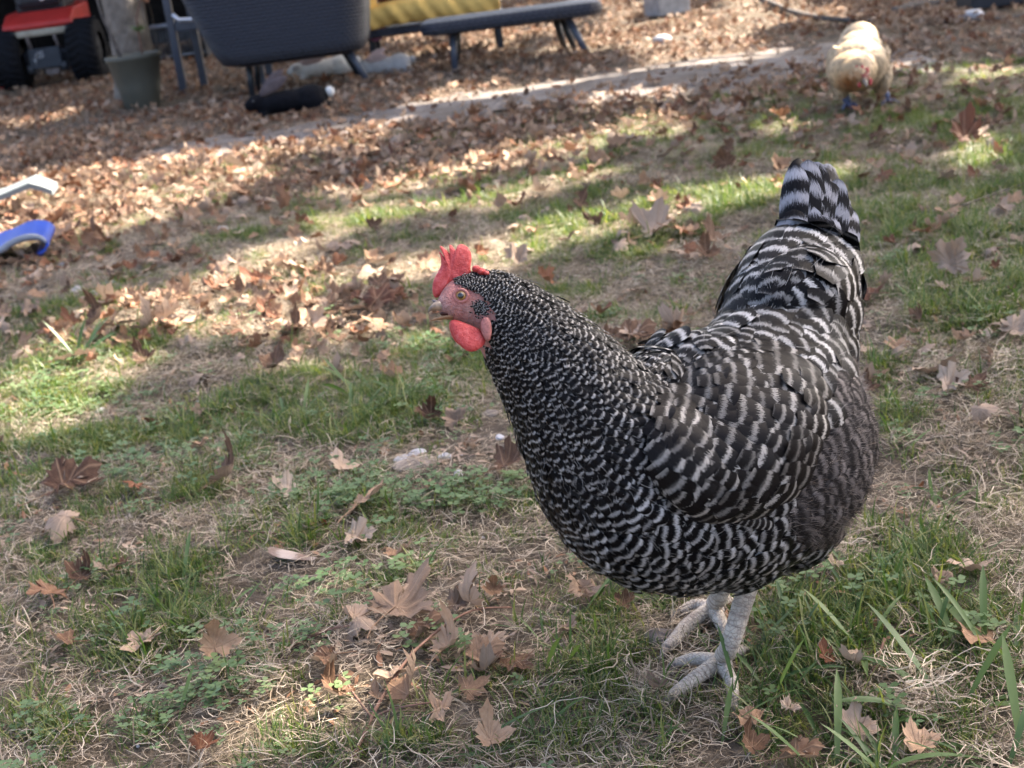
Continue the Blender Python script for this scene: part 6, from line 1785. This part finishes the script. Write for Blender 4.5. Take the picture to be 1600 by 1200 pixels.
# ------------------------------------------------------------------ tangles of dead roots, broad-bladed grass tufts, a moulted feather
def build_small():
    def tangle(px, py, rx, ry, h, n, label, lenf=1.0):
        g = ground(px, py); z = project(g)[2][0]; k = z / FPX
        V = []; F = []
        for i in range(n):
            a = rng.uniform(0, 6.28); q = math.sqrt(rng.random())
            p = np.array([q * rx * k * math.cos(a), q * ry * k * 1.9 * math.sin(a), rng.uniform(.002, h) * (1 - .6 * q)])
            az = a + 1.57 + rng.normal(0, .7); L = rng.uniform(.03, .09) * lenf; wd = rng.uniform(.0005, .0010); th = 0.0; b0 = len(V); sg = 7; c = rng.normal(0, .5)
            for s in range(sg + 1):
                d = np.array([math.cos(az), math.sin(az), th]); sdv = np.array([-math.sin(az), math.cos(az), .6])
                V += [p - sdv * wd / 2, p + sdv * wd / 2]
                p = p + d * L / sg; p[2] = max(p[2], .002); az += c + rng.normal(0, .25); th = rng.normal(0, .35) - 3 * (p[2] - h * .5)
            for s in range(sg): j = b0 + 2 * s; F.append((j, j + 1, j + 3, j + 2))
        o = link('dead_grass_tangle', np_mesh('dead_grass_tangle', np.array(V), np.array(F), {'fr': np.repeat(rng.random(n), 16)}), M['straw'])
        o.location = (g[0], g[1], float(gh(g[0], g[1])))
        tag(o, label, 'dead grass')
    tangle(1400, 1062, 62, 42, .035, 420, 'nest-like tangle of dry roots in the grass at lower right')
    tangle(1540, 578, 90, 26, .04, 420, 'heap of dead brown grass below the large pale leaf at right')
    tangle(1270, 862, 46, 24, .03, 240, 'small tuft of dead grass below the hen\'s rump')
    tangle(290, 590, 90, 20, .045, 320, 'dark heap of dead grass in the left middle of the lawn')
    tangle(1440, 570, 60, 16, .03, 160, 'wispy dead grass left of the brown heap at the right')
    # broad bladed grass tufts
    bl = []
    for i in range(5):
        n = 9; V = []; F = []; th = R(10 + 8 * i); p = np.array([0., 0, 0]); 
        for s in range(n + 1):
            t = s / n; w_ = .042 * (math.sin(math.pi * min(1, .10 + .55 * t)) if t < .7 else math.sin(math.pi * .485) * (1 - ((t - .7) / .3) ** 1.6)) 
            w_ = max(w_, .001)
            V += [p + np.array([-w_, 0, w_ * .35]), p, p + np.array([w_, 0, w_ * .35])]
            p = p + np.array([0.015 * math.sin(2.3 * t + i), math.sin(th), math.cos(th)]) / n; th += R(6 + 5 * i) / n * (3 + 6 * t) * .5
        for s in range(n):
            for c in range(2): j = s * 3 + c; F.append((j, j + 1, j + 4, j + 3))
        me = np_mesh('blade', np.array(V), np.array(F)); me.materials.append(M['broad']); bl.append(me)
    T = [(640, 628, 9, .10, 'leafy', 30, 'fan of bright broad grass blades left of the hen\'s breast'),
         (560, 612, 8, .09, 'x', 60, 'broad grass tuft beside the bright fan of blades'),
         (455, 655, 9, .085, 'x', 0, 'dense broad grass tuft in the left middle of the lawn'),
         (350, 668, 9, .075, 'x', 20, 'spreading broad grass tuft above the pinkish lobed leaf'),
         (245, 676, 8, .08, 'x', -30, 'broad grass tuft with upright blades at the left'),
         (40, 720, 9, .085, 'x', 40, 'dark broad grass tuft at the left edge'),
         (120, 555, 10, .10, 'x', 20, 'sunlit yellow-green grass tuft at the left edge'),
         (1318, 905, 8, .10, 'x', -40, 'broad blades of grass sprouting below the hen\'s rump'),
         (1240, 985, 9, .075, 'x', 0, 'flattened broad grass tuft right of the hen\'s leg'),
         (1205, 1070, 7, .085, 'x', -80, 'low broad grass tuft beside the hen\'s nearer foot'),
         (1156, 1082, 2, .075, 'up', 0, 'two upright grass blades in front of the hen\'s nearer foot'),
         (1500, 1090, 9, .11, 'x', -10, 'tall broad grass tuft at the lower right'),
         (1575, 1010, 8, .09, 'x', 30, 'broad grass tuft at the right edge level with the hen\'s feet'),
         (1560, 1175, 8, .10, 'x', 10, 'broad grass tuft in the bottom right corner'),
         (1380, 700, 5, .075, 'x', -60, 'broad blades lying flat right of the hen\'s rump'),
         (1470, 770, 7, .085, 'x', -50, 'long arching grass blades in the right middle of the lawn'),
         (270, 925, 9, .075, 'x', 0, 'spreading narrow grass tuft at lower left'),
         (345, 975, 8, .07, 'x', 60, 'wispy grass tuft beside the spreading tuft at lower left'),
         (860, 985, 8, .07, 'x', 20, 'fine grass tuft under the hen\'s breast'),
         (880, 1020, 3, .09, 'x', 80, 'long flat grass blade below the fine tuft under the hen'),
         (905, 945, 4, .085, 'x', -70, 'pair of flat broad blades under the hen\'s breast'),
         (1080, 1140, 5, .09, 'x', -20, 'leaning grass blades at the bottom below the hen\'s feet'),
         (700, 1190, 3, .08, 'x', -40, 'single broad blade pair at the bottom below the leaf pile'),
         (1350, 1000, 8, .085, 'x', 50, 'broad flat grass blades left of the dry root nest'),
         (1478, 1000, 8, .085, 'x', -60, 'broad grass tuft above right of the dry root nest'),
         (1300, 1185, 8, .085, 'x', 30, 'broad grass tuft at the bottom edge left of the light tan leaf'),
         (1185, 1000, 6, .075, 'x', 70, 'flat broad blades just behind the nearer leg'),
         (830, 1160, 6, .07, 'x', 0, 'low grass tuft at the bottom right of the foreground pile'),
         (560, 655, 8, .08, 'x', -60, 'broad grass blades leaning left in front of the bright fan'),
         (1410, 1190, 7, .09, 'x', 0, 'broad grass tuft below the light tan leaf at lower right'),
         (930, 790, 1, .05, 'x', 0, None),
         (1530, 850, 7, .085, 'x', -20, 'grass tuft at the right edge above the lower right tufts'),
         (1440, 480, 8, .08, 'x', 20, 'grass tuft in the green patch behind the hen\'s tail'),
         (1560, 430, 9, .09, 'x', -20, 'grass tuft in the green patch at the right edge'),
         (250, 1120, 8, .06, 'x', 0, 'short grass tuft among the clover in the bottom left')]
    for (px, py, n, L, kd, fav, lab) in T:
        if lab is None: continue
        g = ground(px, py)
        t = thing('grass_tuft', lab, 'grass', (g[0], g[1], float(gh(g[0], g[1]))), 0, None)
        for i in range(int(n * 1.5)):
            o = bpy.data.objects.new('blade', bl[rng.integers(0, 5) if kd != 'up' else 0]); COL.objects.link(o); o.parent = t
            l = L * rng.uniform(.5, 1.2)
            o.location = (rng.normal(0, .012), rng.normal(0, .012), -.002)
            o.scale = (l * rng.uniform(.5, 1.05) * (1 if L > .08 else .8), l, l)
            tilt = -rng.uniform(.35, 1.15) if kd != 'up' else -.02
            o.rotation_euler = (tilt, rng.normal(0, .15), R(fav + rng.normal(0, 75)) if kd != 'up' else R(20 - 50 * i))
    # moulted feather
    g = ground(480, 886); k = project(g)[2][0] / FPX
    V, F, uv, fr = feather_set(np.zeros((1, 3)), np.array([[1., 0, 0]]), np.array([[0, 1., 0]]), np.array([[0, 0, 1.]]), [.060], [.034], [1.5], 'round', .15, -.12, np.array([.9]))
    ft = link('moulted_feather', np_mesh('moulted_feather', V, F, {'fr': fr}, pb=uv), M['moult'])
    ft.location = (g[0] + .012, g[1], float(gh(g[0], g[1])) + .008); ft.rotation_euler = (.12, .25, R(75))
    tag(ft, 'pale moulted feather with a brown tip curled on the dry grass', 'feather')
M['moult'] = mat_feather('moulted_feather', (0.36, 0.30, 0.265), (0.15, 0.105, 0.085), (0.2, 0.45, 0.9, 0.98), 0.6)
build_small()

# ------------------------------------------------------------------ shade trees standing out of frame towards the sun
def build_shade_trees():
    spots = [(4.6, 3.2), (7.8, 7.2), (9.5, 12.0), (5.5, 16.5)]
    labels = ['large plane tree outside the frame to the right shading the lawn', 'plane tree beyond the right edge shading the middle of the yard', 'plane tree beyond the right edge shading the back of the yard', 'plane tree at the far right corner behind the yard']
    # shade wanted on the ground, leaves hung along the sun's rays
    n = 90000
    y = np.sqrt(rng.uniform(0.3 ** 2, 15 ** 2, n)); x = rng.uniform(-0.62, 0.62, n) * y + rng.normal(0, .25, n)
    P = np.column_stack([x, y, np.zeros(n)])
    px, py, z = project(P)
    z = np.maximum(z, .2)
    s = sun_at(px, py) * (0.45 + 1.15 * fbm(x * 8 + 2, y * 13))
    far = np.clip((y - 3.5) / 3, 0, 1)
    dap = fbm(x * 1.7 + 3, y * 1.1 + 5); fine = fbm(x * 7, y * 6)
    shade = blobs(px, py, [(420, 140, 190, 60, -8, 2.5), (90, 100, 160, 60, -8, 2.5), (200, 130, 90, 40, 0, 1.2)])
    open_ = np.clip(s - shade + 1.1 * far * (dap - .50) * 2.2 + .35 * far, 0, 2)
    keep = (open_ + 0.25 * (fine - .5) < .42)
    # thin out with distance from the camera: leaf area stays the same on the ground
    dens = np.clip(2.6 / np.maximum(y, .6), .16, 1.0) * 1.0
    keep &= rng.random(n) < dens * np.where(y < 4.0, 1.0, .95)
    P = P[keep]; m = len(P)
    h = rng.uniform(3.6, 6.2, m)
    C = P + SUN[None] / SUN[2] * h[:, None]
    own = np.argmin(((C[:, None, :2] - np.array(spots)[None]) ** 2).sum(2), 1)
    a = rng.uniform(.045, .075, m)[:, None] * np.clip(.75 + P[:, 1:2] * .13, .8, 2.0)
    nrm = rng.normal(0, .38, (m, 3)) + SUN[None]; nrm /= np.linalg.norm(nrm, axis=1)[:, None]
    u = np.cross(nrm, rng.normal(0, 1, (m, 3))); u /= np.linalg.norm(u, axis=1)[:, None]; v = np.cross(nrm, u)
    ring = np.array([(1.15, 0), (.55, .45), (.25, 1.0), (-.25, .6), (-.8, .75), (-.7, 0), (-.8, -.75), (-.25, -.6), (.25, -1.0), (.55, -.45)])
    V = C[:, None] + u[:, None] * (a * 1.0)[:, None] * ring[None, :, 0:1] + v[:, None] * (a * 1.0)[:, None] * ring[None, :, 1:2]
    for i, (tx, ty) in enumerate(spots):
        t = thing('plane_tree', labels[i], 'tree', (tx, ty, 0))
        b = np.array([tx, ty, 0.0])
        tb = MB(); pts = [(0.05 * math.sin(q), .04 * math.cos(1.7 * q), q * .5) for q in range(10)]
        tb.tube(pts, [.24 * (1 + .6 * math.exp(-q)) * (1 - .06 * q) for q in range(10)], 14).build('trunk', M['bark'], t)
        sel = own == i; Cs = C[sel] - b
        if not sel.any(): continue
        for q in range(7):
            tgt = Cs[rng.integers(0, len(Cs))]; st = np.array([0, 0, 2.6 + .25 * q])
            mid = st * .5 + tgt * .5 + np.array([0, 0, .4])
            MB().tube(list(catmull([st, mid, tgt], 8)), [.08, .07, .06, .05, .04, .03, .02, .01], 7).build('limb', M['bark'], t)
        Vs = (V[sel] - b).reshape(-1, 3); k = int(sel.sum())
        F = np.arange(k * 10).reshape(k, 10)
        cr = link('crown', np_mesh('crown', Vs, F, smooth=False), M['crown'], t); cr['kind'] = 'stuff'
build_shade_trees()
